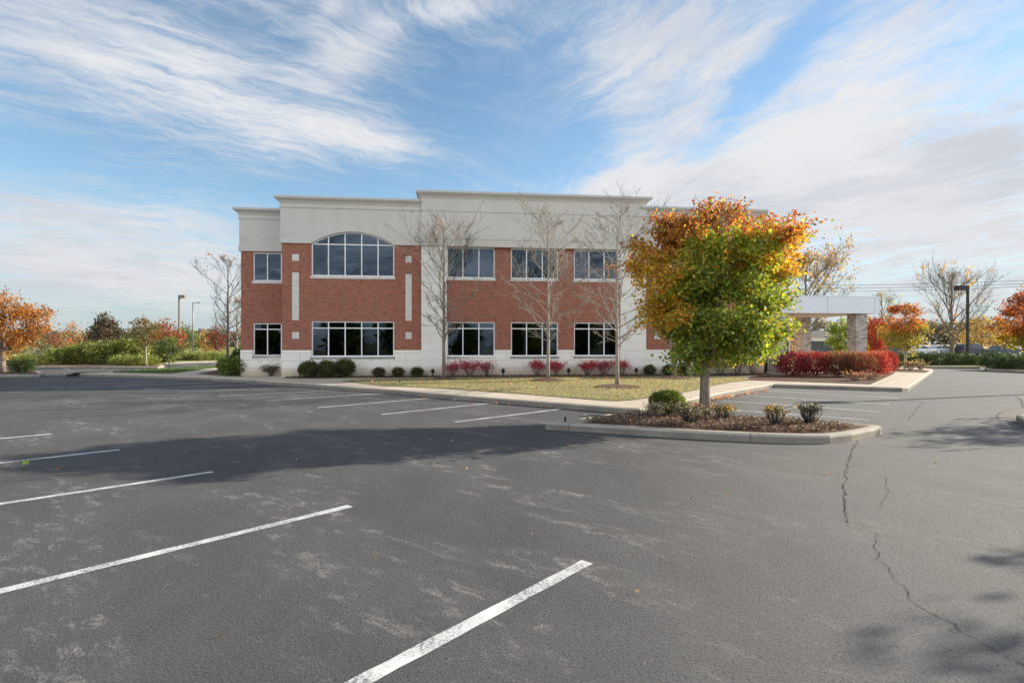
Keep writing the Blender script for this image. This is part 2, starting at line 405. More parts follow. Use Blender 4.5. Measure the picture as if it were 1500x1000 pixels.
def skeleton(seed, H, h0, env, nlat, r0, elev=(35, 60), sec=5, ter=3, wig=.06, lean=(0, 0), twig=.006, off=(0, 0), up=.05, supz=.18):
    """branches of a tree: list of (level, points, radii). env(h): how far branches reach at height h"""
    rg = random.Random(seed); out = []
    n = 9; ld = []
    for i in range(n):
        t = i/(n - 1)
        ld.append(Vector((lean[0]*t + (rg.gauss(0, wig*.4*i/n) if 0 < i else 0), lean[1]*t + (rg.gauss(0, wig*.4*i/n) if 0 < i else 0), H*t)))
    out.append((0, ld, [max(twig, r0*(1.12 if i == 0 else 1)*(1 - i/(n-1))**.75) for i in range(n)]))
    def along(pl, t):
        x = t*(len(pl) - 1); i = min(int(x), len(pl) - 2); return pl[i].lerp(pl[i+1], x - i)
    az = rg.uniform(0, 6.28)
    for k in range(nlat):
        t = k/(max(1, nlat - 1)); h = h0 + (H*.93 - h0)*t**1.15
        az += 2.4 + rg.gauss(0, .35)
        reach = env(h)*rg.uniform(.7, 1.1)
        st = along(ld, h/H); el = R(rg.uniform(*elev) + 12*t)
        d = Vector((math.cos(az)*math.cos(el), math.sin(az)*math.cos(el), math.sin(el)))
        Ln = min(reach/max(.25, math.cos(el)), (H*1.02 - h)/max(.2, math.sin(el))*.92); pts = [st]; m = 6
        for i in range(m):
            d = (d + Vector((rg.gauss(0, .12), rg.gauss(0, .12), up + rg.gauss(0, .08)))).normalized()
            pts.append(pts[-1] + d*Ln/m)
        rb = max(twig*1.6, r0*.42*(1 - h/H*.75))
        out.append((1, pts, [max(twig, rb*(1 - .9*i/m)) for i in range(m + 1)]))
        for j in range(sec):
            tt = rg.uniform(.22, .98); s0 = along(pts, tt)
            dd = (along(pts, min(1, tt + .1)) - along(pts, max(0, tt - .1))).normalized()
            e = (dd + Vector((rg.gauss(0, .55), rg.gauss(0, .55), rg.gauss(supz, .35)))).normalized()
            l2 = Ln*(.52 - .25*tt)*rg.uniform(.6, 1.25); p2 = [s0]
            for i in range(4):
                e = (e + Vector((rg.gauss(0, .16), rg.gauss(0, .16), .07 + rg.gauss(0, .1)))).normalized(); p2.append(p2[-1] + e*l2/4)
            r2 = max(twig, rb*.38*(1 - .6*tt))
            out.append((2, p2, [max(twig*.7, r2*(1 - .8*i/4)) for i in range(5)]))
            for q in range(ter):
                tq = rg.uniform(.25, 1); s3 = along(p2, tq)
                g = (e + Vector((rg.gauss(0, .6), rg.gauss(0, .6), rg.gauss(.15, .4)))).normalized()
                l3 = l2*rg.uniform(.25, .6); p3 = [s3, s3 + g*l3*.5, s3 + (g + Vector((rg.gauss(0, .25), rg.gauss(0, .25), .15))).normalized()*l3]
                out.append((3, p3, [twig*.8, twig*.65, twig*.4]))
    return out
def wood(name, segs, levels, mat, parent, sides=(9, 6, 4, 3)):
    b = MB()
    for lv, pts, rad in segs:
        if lv in levels: b.tube(pts, rad, sides[lv])
    return b.build(name, mat, parent, smooth=True)

def leafy_tree(name, label, loc, prof, trunk_r, colorfn, seed, ncl=170, per=28, crad=.2, lsize=.10, off=(0, 0), group='autumn trees round the car park',
               bark='bark', h0=None, nlat=16, shape=LOBED, shell=.55, elev=(35, 60), lump=.22, mat='leaf', sec=4, boughs=0, spread=.3):
    rng = np.random.default_rng(int(seed))
    t = thing(name, label, 'tree', loc, 0, group)
    H = prof[-1][0]*.93; h0 = h0 if h0 else prof[0][0]
    sk = skeleton(seed, H, h0, lambda h: prof_r(prof, min(h + .35, prof[-1][0]))*.85, nlat, trunk_r, elev, sec, 1, twig=.006)
    wood('trunk', sk, (0,), M[bark], t); wood('branches', sk, (1, 2, 3), M[bark], t)
    p, o = crown_points(rng, prof, ncl, per, crad, off, shell, lump, boughs, spread)
    c = colorfn(rng, p)
    leaf_mesh('crown', p, lsize*rng.uniform(.65, 1.25, len(p)), c, M[mat], t, rng, shape, o)
    return t
def bare_tree(name, label, loc, H, h0, env, trunk_r, seed, nlat=26, sec=7, ter=4, bark='pale_bark', leaves=0, lcols=None, elev=(38, 62), twig=.006, group='bare trees', lean=(0, 0), lsize=.08, clump=14, up=.05, supz=.18):
    t = thing(name, label, 'tree', loc, 0, group)
    sk = skeleton(seed, H, h0, env, nlat, trunk_r, elev, sec, ter, twig=twig, lean=lean, up=up, supz=supz)
    wood('trunk', sk, (0,), M[bark], t); wood('branches', sk, (1, 2, 3), M[bark], t)
    if leaves:
        rng = np.random.default_rng(int(seed)); tips = [s[1][-1] for s in sk if s[0] >= 2]
        ii = rng.choice(len(tips), max(1, leaves//clump))
        p = np.concatenate([np.array(tips[i]) + rng.normal(size=(clump, 3))*.16*H/7 for i in ii])
        leaf_mesh('leaves', p, lsize*rng.uniform(.6, 1.2, len(p)), palette(rng, len(p), lcols), M['leaf'], t, rng, OVAL)
    return t
def shrub(name, label, loc, rx, ry, h, colorfn, seed, n=2600, lsize=.05, cat='shrub', group=None, shape=OVAL, boxy=2.0, zc=.5, fuzz=.035, mat='leaf', stems=True, lump=.10, base=0.0, rz=0, droop=-.3):
    """a clipped bush: a few stems and thousands of small leaves over a superellipsoid volume"""
    rng = np.random.default_rng(int(seed)); t = thing(name, label, cat, loc, rz, group)
    d = rng.normal(size=(n, 3)); d /= np.linalg.norm(d, axis=1, keepdims=True)
    e = boxy; k = (np.abs(d)**e).sum(1)**(-1/e); d2 = d*k[:, None]
    rad = 1 - .5*rng.uniform(0, 1, n)**2.2
    rad *= np.array([1 + lump*mnoise.noise(Vector(q*2.1 + seed)) for q in d])
    p = d2*rad[:, None]*np.array((rx, ry, h*.5)) + rng.normal(size=(n, 3))*fuzz
    p[:, 2] = np.maximum(p[:, 2] + h*zc + base, .01)
    ls = lsize*rng.uniform(.6, 1.3, n); q = rng.uniform(0, 1, n) < .3
    p[q] = (p[q] - np.array((0, 0, h*zc + base)))*.80 + np.array((0, 0, h*zc + base)); ls[q] *= 2.0; p[:, :2] *= .92; p[:, 2] = np.maximum(.01, p[:, 2]*.93)
    leaf_mesh('foliage', p, ls, colorfn(rng, p), M[mat], t, rng, shape, d, droop)
    if stems:
        b = MB(); rg = random.Random(seed)
        for i in range(7):
            a = rg.uniform(0, 6.28)
            b.tube([(math.cos(a)*.04, math.sin(a)*.04, -.02), (math.cos(a)*rx*.3, math.sin(a)*ry*.3, h*.4), (math.cos(a)*rx*.65, math.sin(a)*ry*.65, h*.8)], [.014, .010, .004], 5)
        b.build('stem', M['dark_bark'], t, True)
    return t
def spray_shrub(name, label, loc, r, h, cols, seed, nst=16, nl=420, lsize=.06, bark='bark', group=None, spread=.8, shape=OVAL, sc_=.07, mat='leaf', w=None):
    """an open bush: many thin upright stems with leaves along them"""
    rng = np.random.default_rng(int(seed)); rg = random.Random(seed); t = thing(name, label, 'shrub', loc, 0, group)
    b = MB(); tips = []
    for i in range(nst):
        a = rg.uniform(0, 6.28); q = rg.uniform(.25, 1)*spread
        p0 = Vector((math.cos(a)*.05, math.sin(a)*.05, -.02)); e = Vector((math.cos(a)*r*q, math.sin(a)*r*q, h*rg.uniform(.65, 1.0)))
        m = p0.lerp(e, .5) + Vector((rg.gauss(0, .05), rg.gauss(0, .05), h*.08))
        b.tube([p0, m, e], [.010, .007, .004], 4); tips += [m.lerp(e, f) for f in (.1, .35, .6, .85, 1)]
        for k in range(4):
            s = m.lerp(e, rg.uniform(0, .8)); g = s + Vector((rg.gauss(0, r*.3), rg.gauss(0, r*.3), h*rg.uniform(.08, .25)))
            b.tube([s, s.lerp(g, .5) + Vector((0, 0, .02)), g], [.005, .004, .003], 3); tips += [s.lerp(g, .6), g]
    b.build('stem', M[bark], t, True)
    if nl:
        T = np.array([tuple(x) for x in tips]); p = T[rng.choice(len(T), nl)] + rng.normal(size=(nl, 3))*sc_
        p[:, 2] = np.maximum(p[:, 2], .02)
        leaf_mesh('foliage', p, lsize*rng.uniform(.6, 1.3, nl), palette(rng, nl, cols, w), M[mat], t, rng, shape)
    return t

# ------------------------------------------------------------------ ground
def poly_sheet(name, pts, z, mat, kind='structure'):
    b = MB(); b.add([(p[0], p[1], z) for p in pts], [tuple(range(len(pts)))])
    o = b.build(name, mat)
    if o.data.polygons[0].normal.z < 0: o.data.flip_normals()
    return tag(o, kind=kind)
def inset(pts, d):
    n = len(pts); area = sum(pts[i][0]*pts[(i+1) % n][1] - pts[(i+1) % n][0]*pts[i][1] for i in range(n))
    sg = 1 if area > 0 else -1; out = []
    for i in range(n):
        a, b_, c = (Vector(pts[k % n][:2]) for k in (i - 1, i, i + 1))
        e1 = (b_ - a).normalized(); e2 = (c - b_).normalized()
        n1 = Vector((-e1.y, e1.x))*sg; n2 = Vector((-e2.y, e2.x))*sg
        m = (n1 + n2); m = m/max(.35, m.length_squared)*2 if m.length > .2 else n1
        m = m if m.length < 2.2 else m.normalized()*2.2
        out.append(b_ + m*d)
    return out
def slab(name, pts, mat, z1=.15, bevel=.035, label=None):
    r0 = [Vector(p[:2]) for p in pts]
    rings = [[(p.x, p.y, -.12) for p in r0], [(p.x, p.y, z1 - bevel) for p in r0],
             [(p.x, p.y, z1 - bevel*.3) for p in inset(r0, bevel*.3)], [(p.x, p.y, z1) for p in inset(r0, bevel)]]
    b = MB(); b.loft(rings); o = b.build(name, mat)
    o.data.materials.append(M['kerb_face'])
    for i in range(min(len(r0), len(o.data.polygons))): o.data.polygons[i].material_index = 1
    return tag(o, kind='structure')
def smooth_poly(pts, it=2):
    for _ in range(it):
        q = []
        for i in range(len(pts)):
            a, b_ = Vector(pts[i]), Vector(pts[(i+1) % len(pts)]); q += [a*.75 + b_*.25, a*.25 + b_*.75]
        pts = q
    return pts
def inside(p, poly):  # point in outline
    c = False; n = len(poly); j = n - 1
    for i in range(n):
        if (poly[i][1] > p[1]) != (poly[j][1] > p[1]) and p[0] < (poly[j][0]-poly[i][0])*(p[1]-poly[i][1])/(poly[j][1]-poly[i][1]) + poly[i][0]: c = not c
        j = i
    return c
def scatter(name, polys, per_m2, size, cols, mat, seed, z=.17, shape=OVAL, flat=.5, cap=40000, w=None, jz=.01, droop=-.3):
    """ground cover nobody could count: one mesh of small blades, chips or leaves"""
    rng = np.random.default_rng(int(seed)); pts = []
    for poly in polys:
        xs = [p[0] for p in poly]; ys = [p[1] for p in poly]; a = (max(xs)-min(xs))*(max(ys)-min(ys))
        c = rng.uniform(0, 1, (min(cap*3, int(a*per_m2)), 2))*np.array((max(xs)-min(xs), max(ys)-min(ys))) + np.array((min(xs), min(ys)))
        pts += [tuple(q) for q in c if inside(q, poly)]
    pts = pts[:cap]; n = len(pts)
    p = np.concatenate([np.array(pts), np.full((n, 1), z) + rng.uniform(0, jz, (n, 1))], 1)
    o = leaf_mesh(name, p, size*rng.uniform(.5, 1.4, n), palette(rng, n, cols, w), M[mat], None, rng, shape, np.array([(0, 0, flat)]), droop)
    return tag(o, kind='stuff')

g = MB(); g.box(-900, 900, -300, 1600, -2, -.03); tag(g.build('ground', M['field']), kind='structure')
poly_sheet('car_park', [(-95,-45),(90,-45),(90,34),(44,39.6),(24,41),(-20,52),(-45,56),(-95,60)], 0, M['asphalt'])

U = Vector((math.sin(TH), math.cos(TH))); Vv = Vector((-math.cos(TH), math.sin(TH)))
# raised ground round the building: kerb foot seen from the lot, then on behind the building
RA = [P(*p) for p in [(92,550.6),(180,552.3),(300,556.6),(388,562.2),(452,567.2),(502,571.4),(580,577),(640,582.6),(724,590),(830,598.6),(905,605),(938,607.4),
      (960,603.5),(1000,594.5),(1041,585.3),(1060,581),(1118,570.3),(1126,568.4),(1134,567.7),(1230,570.6),(1322,573.8),(1330,573),(1345,562),(1362,549.5),(1367,546),(1366,543.6),(1342,542)]]
RA += [Vector((24, 38.5, 0)), Vector((14, 46, 0)), Vector((-22, 46, 0))] + [P(*p, .15) for p in [(328,534.5),(280,537),(250,539),(165,544),(110,546.5),(95,548)]]
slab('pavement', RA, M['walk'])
def top_patch(name, pts, mat, z=.165): return poly_sheet(name, pts, z, mat)
LAWN = [P(*p, .165) for p in [(500,557.5),(560,564.4),(648,568.3),(760,576),(860,584),(885,586),(905,586.6),(925,585.4),(950,582),(992,576),(1024,570),(1044,564.6),(1070,559.5),(1100,556.5),(1085,552.5),(940,551.6),(700,553),(560,554.6)]]
top_patch('lawn', LAWN, M['lawn'])
WEDGE = [P(*p, .165) for p in [(165,545),(250,546.6),(290,541.3),(328,537),(325,535.2),(280,537.4),(250,539.4),(165,544.3)]]
top_patch('lawn', WEDGE, M['green_lawn'])
BEDL = [P(*p, .165) for p in [(288,547),(325,541),(352,539.5),(354,551),(340,550.6)]]
top_patch('planting_bed', BEDL, M['mulch'])
BEDR = [P(*p, .165) for p in [(1092,556.2),(1132,557.2),(1276,562.2),(1306,548.8),(1312,545.2),(1132,547.5),(1100,551.5)]]
top_patch('planting_bed', BEDR, M['mulch'], .168)
BEDT = [P(*p, .165) for p in [(1308,544),(1356,545.4),(1362,542.6),(1342,540.6),(1308,539.6)]]
top_patch('planting_bed', BEDT, M['mulch'])
# planted peninsula in the lot
ISL = [P(*p, .15) for p in [(799,617.6),(808,618.3),(850,620.7),(910,624.4),(970,628),(1050,632.2),(1128,635.6),(1180,637),(1216,637),(1248,633.4),(1275,628.2),(1289,624.6),(1291,623),(1286,622.2),(1200,617.6),(1100,612),(1060,609.6),(960,603.4),(945,602.2),(890,608.6),(828,616.6),(806,616.8)]]
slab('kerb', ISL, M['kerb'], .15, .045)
def edge_dist(p, poly):
    return min((p - (a + (c - a)*max(0, min(1, (p - a).dot(c - a)/max(1e-9, (c - a).length_squared))))).length for a, c in zip([Vector(q[:2]) for q in poly], [Vector(q[:2]) for q in poly[1:] + poly[:1]]))
def bed(poly, d): return [p for p in inset(poly, d) if inside(p, poly) and edge_dist(p, poly) > d*.93]
MUL = bed(ISL, .16)
def mound(name, poly, mat, z0=.14, rise=.08, step=.12, seed=1):
    xs = [p[0] for p in poly]; ys = [p[1] for p in poly]; b = MB(); idx = {}
    nx = int((max(xs)-min(xs))/step) + 1; ny = int((max(ys)-min(ys))/step) + 1
    cx, cy = sum(xs)/len(xs), sum(ys)/len(ys)
    def dist(p):
        return min((p - (a + (c - a)*max(0, min(1, (p - a).dot(c - a)/max(1e-9, (c - a).length_squared))))).length for a, c in zip([Vector(q[:2]) for q in poly], [Vector(q[:2]) for q in poly[1:] + poly[:1]]))
    for i in range(nx + 1):
        for j in range(ny + 1):
            p = Vector((min(xs) + i*step, min(ys) + j*step))
            if inside(p, poly):
                d = dist(p); idx[i, j] = len(b.v)
                b.v.append((p.x, p.y, z0 + rise*(1 - math.exp(-d*2.2)) + .012*mnoise.noise(Vector((p.x*6, p.y*6, seed)))))
    for (i, j) in idx:
        q = [(i, j), (i+1, j), (i+1, j+1), (i, j+1)]
        if all(k in idx for k in q): b.f.append(tuple(idx[k] for k in q))
    o = b.build(name, mat, None, True)
    if o.data.polygons[0].normal.z < 0: o.data.flip_normals()
    return tag(o, kind='structure')
poly_sheet('mulch', MUL, .1535, M['mulch'])
mound('mulch', bed(ISL, .19), M['mulch'], .148, .07)
# pale concrete gutter where the drain sits, between the last stall and the peninsula
poly_sheet('gutter_apron', [P(*p) for p in [(846,613.6),(893,606.2),(930,606.9),(905,611)]], .004, M['walk'])
# far kerbs and islands
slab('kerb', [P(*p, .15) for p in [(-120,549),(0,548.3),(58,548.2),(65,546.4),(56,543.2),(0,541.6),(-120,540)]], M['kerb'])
top_patch('planting_bed', inset([P(*p, .15) for p in [(-120,549),(0,548.3),(58,548.2),(65,546.4),(56,543.2),(0,541.6),(-120,540)]], .2), M['mulch'])
I2 = [P(*p, .15) for p in [(-150,537),(50,536.2),(150,536.4),(232,537.2),(241,535.6),(236,533.4),(200,531),(90,529),(-150,529)]]
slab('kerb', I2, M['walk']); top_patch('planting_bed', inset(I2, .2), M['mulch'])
I3 = [P(*p, .15) for p in [(228,531.2),(290,529.2),(352,527.2),(352,519),(150,519),(-150,524),(-150,528)]]
slab('kerb', I3, M['walk']); top_patch('lawn', inset(I3, .2), M['field'])
I4 = [P(*p, .15) for p in [(1290,536.2),(1436,537.0),(1444,536),(1444,531),(1500,530),(1500,522),(1290,522)]]
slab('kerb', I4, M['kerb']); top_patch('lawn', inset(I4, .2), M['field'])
I5 = [P(*p, .15) for p in [(1445,540.3),(1500,543),(1640,548),(1640,538),(1500,536),(1448,536.6)]]
slab('kerb', I5, M['kerb']); top_patch('planting_bed', inset(I5, .2), M['mulch'])
# island just outside on the right that carries the trees whose shade falls into view
I6 = [Vector(p) for p in [(10.15,10.65),(10.3,10.95),(11.2,12.2),(18,15.2),(22,16.2),(22,14),(17,11),(13,7.5),(11.6,5),(10.9,4.9),(10.6,6),(10.4,9)]]
I6 = smooth_poly(I6, 1)
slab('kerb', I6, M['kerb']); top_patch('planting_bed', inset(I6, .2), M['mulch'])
poly_sheet('road', [(10, 73), (260, 73), (260, 88), (10, 88)], -.02, M['asphalt'])

# parking lines
def stripe(a, b_, w=.10):
    d = (b_ - a).normalized(); n = Vector((-d.y, d.x, 0))*w*.5
    rg = random.Random(a.x)
    k = 40; L_, R_ = [], []
    for i in range(k + 1):
        p = a.lerp(b_, i/k); j = rg.uniform(.90, 1.06); L_.append(p + n*j); R_.append(p - n*j)
    b = MB(); b.v = [(p.x, p.y, .004) for p in L_ + R_]
    b.f = [(i, i+1, k+2+i, k+1+i) for i in range(k)]
    o = b.build('parking_line', M['line'])
    if o.data.polygons[0].normal.z < 0: o.data.flip_normals()
    tag(o, kind='structure')
for a, b_ in [((667,618),(822,599)), ((559,607),(722,590)), ((465,597),(639,582.4)), ((389,587),(561,576)), ((320,580.6),(496,571)), ((262,574.6),(440,566.4)),
              ((212,569.4),(390,562.2)), ((168,565.2),(335,559)), ((128,562.2),(288,556.6)), ((60,557.8),(235,554.6)),
              ((1118,572),(1316,583)), ((1088,578.6),(1303,592.6)), ((1060,587),(1288,603)), ((1060,599.6),(1272,614.8)),
              ((1463,562.2),(1473,562.4)), ((1496,562.4),(1506,562.8)), ((-60,533.6+6),(85,541.4)), ((90,539),(102,541)), ((140,538.3),(153,540.2)), ((262,533.6),(290,536)), ((297,531),(335,534))]:
    stripe(P(*a), P(*b_), .105)
for a, b_ in [((860,823),(525,1000)), ((513,741),(0,866)), ((312,691),(0,738)), ((175,658.5),(0,678)), ((75,635.5),(0,642.3))]:
    A, B = P(*a), P(*b_); d = (B - A).normalized(); stripe(A, A + d*5.6, .105)
stripe(P(1491,610.5), P(1520,613), .25)
# cracks and an old patch
def crack(pts, w=.022, seed=3, name='pavement_crack', mat='crack', z=.005):
    rg = random.Random(seed); fine = []
    W = [P(*p) for p in pts]
    for a, b_ in zip(W, W[1:]):
        m = max(3, int((b_ - a).length/.07))
        for i in range(m):
            t = i/m; fine.append(a.lerp(b_, t) + Vector((rg.gauss(0, .014), rg.gauss(0, .014), 0)))
    fine.append(W[-1]); n = len(fine); L_, R_ = [], []
    for i, p in enumerate(fine):
        d = (fine[min(n-1, i+1)] - fine[max(0, i-1)]).normalized(); q = Vector((-d.y, d.x, 0))*w*rg.uniform(.2, 1.0)*.5
        L_.append(p + q); R_.append(p - q)
    b = MB(); b.v = [(p.x, p.y, z) for p in L_ + R_]; b.f = [(i, i+1, n+i+1, n+i) for i in range(n - 1)]
    tag(b.build(name, M[mat]), kind='structure')
crack([(1257,645),(1246,664),(1240,690),(1236,722),(1239,752),(1243,766)], .016, 1)
crack([(1243,766),(1262,770),(1281,776),(1284,792),(1290,815),(1300,835),(1322,858),(1342,880),(1372,902)], .007, 2)
crack([(1372,902),(1392,912),(1420,932),(1444,946),(1470,958),(1500,973),(1560,1010)], .009, 4)
crack([(1330,614),(1338,606),(1345,596),(1352,588)], .016, 5)
crack([(1243,681),(1270,686),(1296,696),(1300,720),(1290,745)], .007, 6)
crack([(1487,579.5),(1496,585),(1499,596),(1480,600.5),(1465,604),(1460,609),(1464,615),(1500,621),(1560,624)], .035, 7)
poly_sheet('asphalt_patch', [P(*p) for p in [(1487,579.5),(1496,585),(1499,596),(1480,600.5),(1465,604),(1460,609),(1464,615),(1500,621),(1640,626),(1640,579)]], .003, plain('old_patch', (.15, .135, .12), .95, 0, .2, 20, .4))
crack([(1296,632),(1380,633),(1440,630.5),(1500,627)], .014, 8)

# ------------------------------------------------------------------ the building
FANG = R(83.5); FX, FY = math.sin(FANG), math.cos(FANG); D0 = 25.2; X0 = (413 - CX)/F*D0
FO = Vector((X0, D0, 0)); FN = Vector((-FY, FX, 0)); FRZ = math.atan2(FY, FX)
def S(px, off=0.0):
    k = (px - CX)/F; ox, oy = X0 + FN.x*off, D0 + FN.y*off
    return (k*oy - ox)/(FX - k*FY)
def SH(px, py, off=0.0):
    s = S(px, off); d = D0 + FN.y*off + FY*s
    return s, CAMH + (HZ - py)/F*d
def W(s, off, z=.15): return Vector((FO.x + FX*s + FN.x*off, FO.y + FY*s + FN.y*off, z))

bld = thing('office_building', 'two storey red brick office building with cream parapets and pale stone base', 'building', FO, FRZ)
def wall_holes(name, mat, s0, s1, z0, z1, holes, y0, y1):
    """a wall slab of real thickness with openings cut out"""
    xs = sorted({s0, s1} | {h[0] for h in holes} | {h[1] for h in holes}); zs = sorted({z0, z1} | {h[2] for h in holes} | {h[3] for h in holes})
    xs = [x for x in xs if s0 <= x <= s1]; zs = [z for z in zs if z0 <= z <= z1]
    def solid(i, j):
        if not (0 <= i < len(xs)-1 and 0 <= j < len(zs)-1): return False
        cx, cz = (xs[i]+xs[i+1])/2, (zs[j]+zs[j+1])/2
        return not any(h[0] < cx < h[1] and h[2] < cz < h[3] for h in holes)
    b = MB()
    for i in range(len(xs)-1):
        for j in range(len(zs)-1):
            if not solid(i, j): continue
            a, c, lo, hi = xs[i], xs[i+1], zs[j], zs[j+1]
            b.add([(a,y0,lo),(c,y0,lo),(c,y0,hi),(a,y0,hi)], [(0,1,2,3)])
            b.add([(a,y1,lo),(c,y1,lo),(c,y1,hi),(a,y1,hi)], [(3,2,1,0)])
            for (di, dj, q) in ((-1,0,[(a,y0,lo),(a,y0,hi),(a,y1,hi),(a,y1,lo)]), (1,0,[(c,y0,lo),(c,y1,lo),(c,y1,hi),(c,y0,hi)]),
                                (0,-1,[(a,y0,lo),(a,y1,lo),(c,y1,lo),(c,y0,lo)]), (0,1,[(a,y0,hi),(c,y0,hi),(c,y1,hi),(a,y1,hi)])):
                if not solid(i+di, j+dj): b.add(q, [(0,1,2,3)])
    me = bpy.data.meshes.new(name); me.from_pydata(b.v, [], b.f); me.materials.append(mat)
    o = bpy.data.objects.new(name, me); COL.objects.link(o); o.parent = bld
    return o
def sweep_cornice(name, s0, s1, zt, y, depth, prof, mat, l=True, r=True):
    def sec(kind):
        out = []
        for o, z in prof:
            if kind == 0: out.append((s0 - (o if l else 0), y + depth, zt + z))
            if kind == 1: out.append((s0 - (o if l else 0), y - o, zt + z))
            if kind == 2: out.append((s1 + (o if r else 0), y - o, zt + z))
            if kind == 3: out.append((s1 + (o if r else 0), y + depth, zt + z))
        return out
    b = MB(); b.loft([sec(k) for k in range(4)]); return b.build(name, mat, bld)
CORN = [(.002, -.50), (.035, -.50), (.035, -.455), (.015, -.44), (.015, -.30), (.04, -.285), (.055, -.25), (.10, -.19), (.17, -.145), (.19, -.135), (.19, -.10), (.002, -.10)]
CAPP = [(.0, -.10), (.235, -.10), (.235, .0), (.0, .02)]
def window(s0, s1, z0, z1, cols, y, transoms=(), sill='sill_light', arch=0.0, over=.03, sillh=.12):
    """aluminium frame (the part) with its pane and sill as sub-parts"""
    fw, mw, fd = .055, .045, .09; yf = y + .07
    b = MB(); xs = [s0 + (s1 - s0)*i/cols for i in range(cols + 1)]
    def top(x):
        if not arch: return z1
        w = (s1 - s0)/2; r = (w*w + arch*arch)/(2*arch); c = (s0 + s1)/2
        return z1 - arch + (math.sqrt(max(0, r*r - (x - c)**2)) - (r - arch)) - .0
    b.box(s0, s1, yf, yf + fd, z0, z0 + fw)
    for i, x in enumerate(xs):
        lo, hi = (x, x + fw) if i == 0 else ((x - fw, x) if i == cols else (x - mw/2, x + mw/2))
        zt = (top((lo + hi)/2) - fw*.5) if arch else z1 - fw
        yy = yf + (.004 if 0 < i < cols else 0)
        b.box(lo, hi, yy, yf + fd, z0 + fw, max(z0 + fw + .1, zt))
    for tz in transoms: b.box(s0 + fw, s1 - fw, yf + .008, yf + fd - .002, tz - mw/2, tz + mw/2)
    if arch:
        n = 28; ring = []
        for i in range(n + 1):
            x = s0 + (s1 - s0)*i/n; zt = top(x); ring.append([(x, yf - .003, zt), (x, yf + fd, zt), (x, yf + fd, zt - fw), (x, yf - .003, zt - fw)])
        b.loft(ring)
    else: b.box(s0, s1, yf, yf + fd, z1 - fw, z1)
    f = b.build('window', M['frame'], bld)
    p = MB(); rj = random.Random(s0*7 + z0)
    for i in range(cols):      # each light of glass sits a hair out of plane, as glazing does
        xa, xb = xs[i] + .01, xs[i+1] - .01
        if i == 0: xa += .012
        if i == cols - 1: xb -= .012
        zl = [z0 + .02] + list(transoms) + [0]
        for k in range(len(zl) - 1):
            last = k == len(zl) - 2
            jl, jr, jb, jt = (rj.uniform(-.006, .006) for _ in range(4))
            lo = zl[k] if k == 0 else zl[k] + .004
            up = (lambda x: top(x) - .02) if (last and arch) else ((lambda x: z1 - .02) if last else (lambda x, k=k: zl[k+1] - .004))
            n = 7 if (last and arch) else 1
            tops = [(xb - (xb - xa)*m/n, up(xb - (xb - xa)*m/n)) for m in range(n + 1)]
            pts = [(xa, lo), (xb, lo)] + [(x, max(lo + .005, z)) for x, z in tops]
            zm = max(z for _, z in pts)
            p.add([(x, yf + .05 + jl + (jr - jl)*(x - xa)/(xb - xa) + jb*(z - lo)/(zm - lo + 1e-6), z) for x, z in pts], [tuple(range(len(pts)))])
    p.build('pane', M['glass'], f)
    q = MB(); q.box(s0 - .04, s1 + .04, y - over, y + .16, z0 - sillh, z0 - .001); q.build('sill', M[sill], f)
    return f

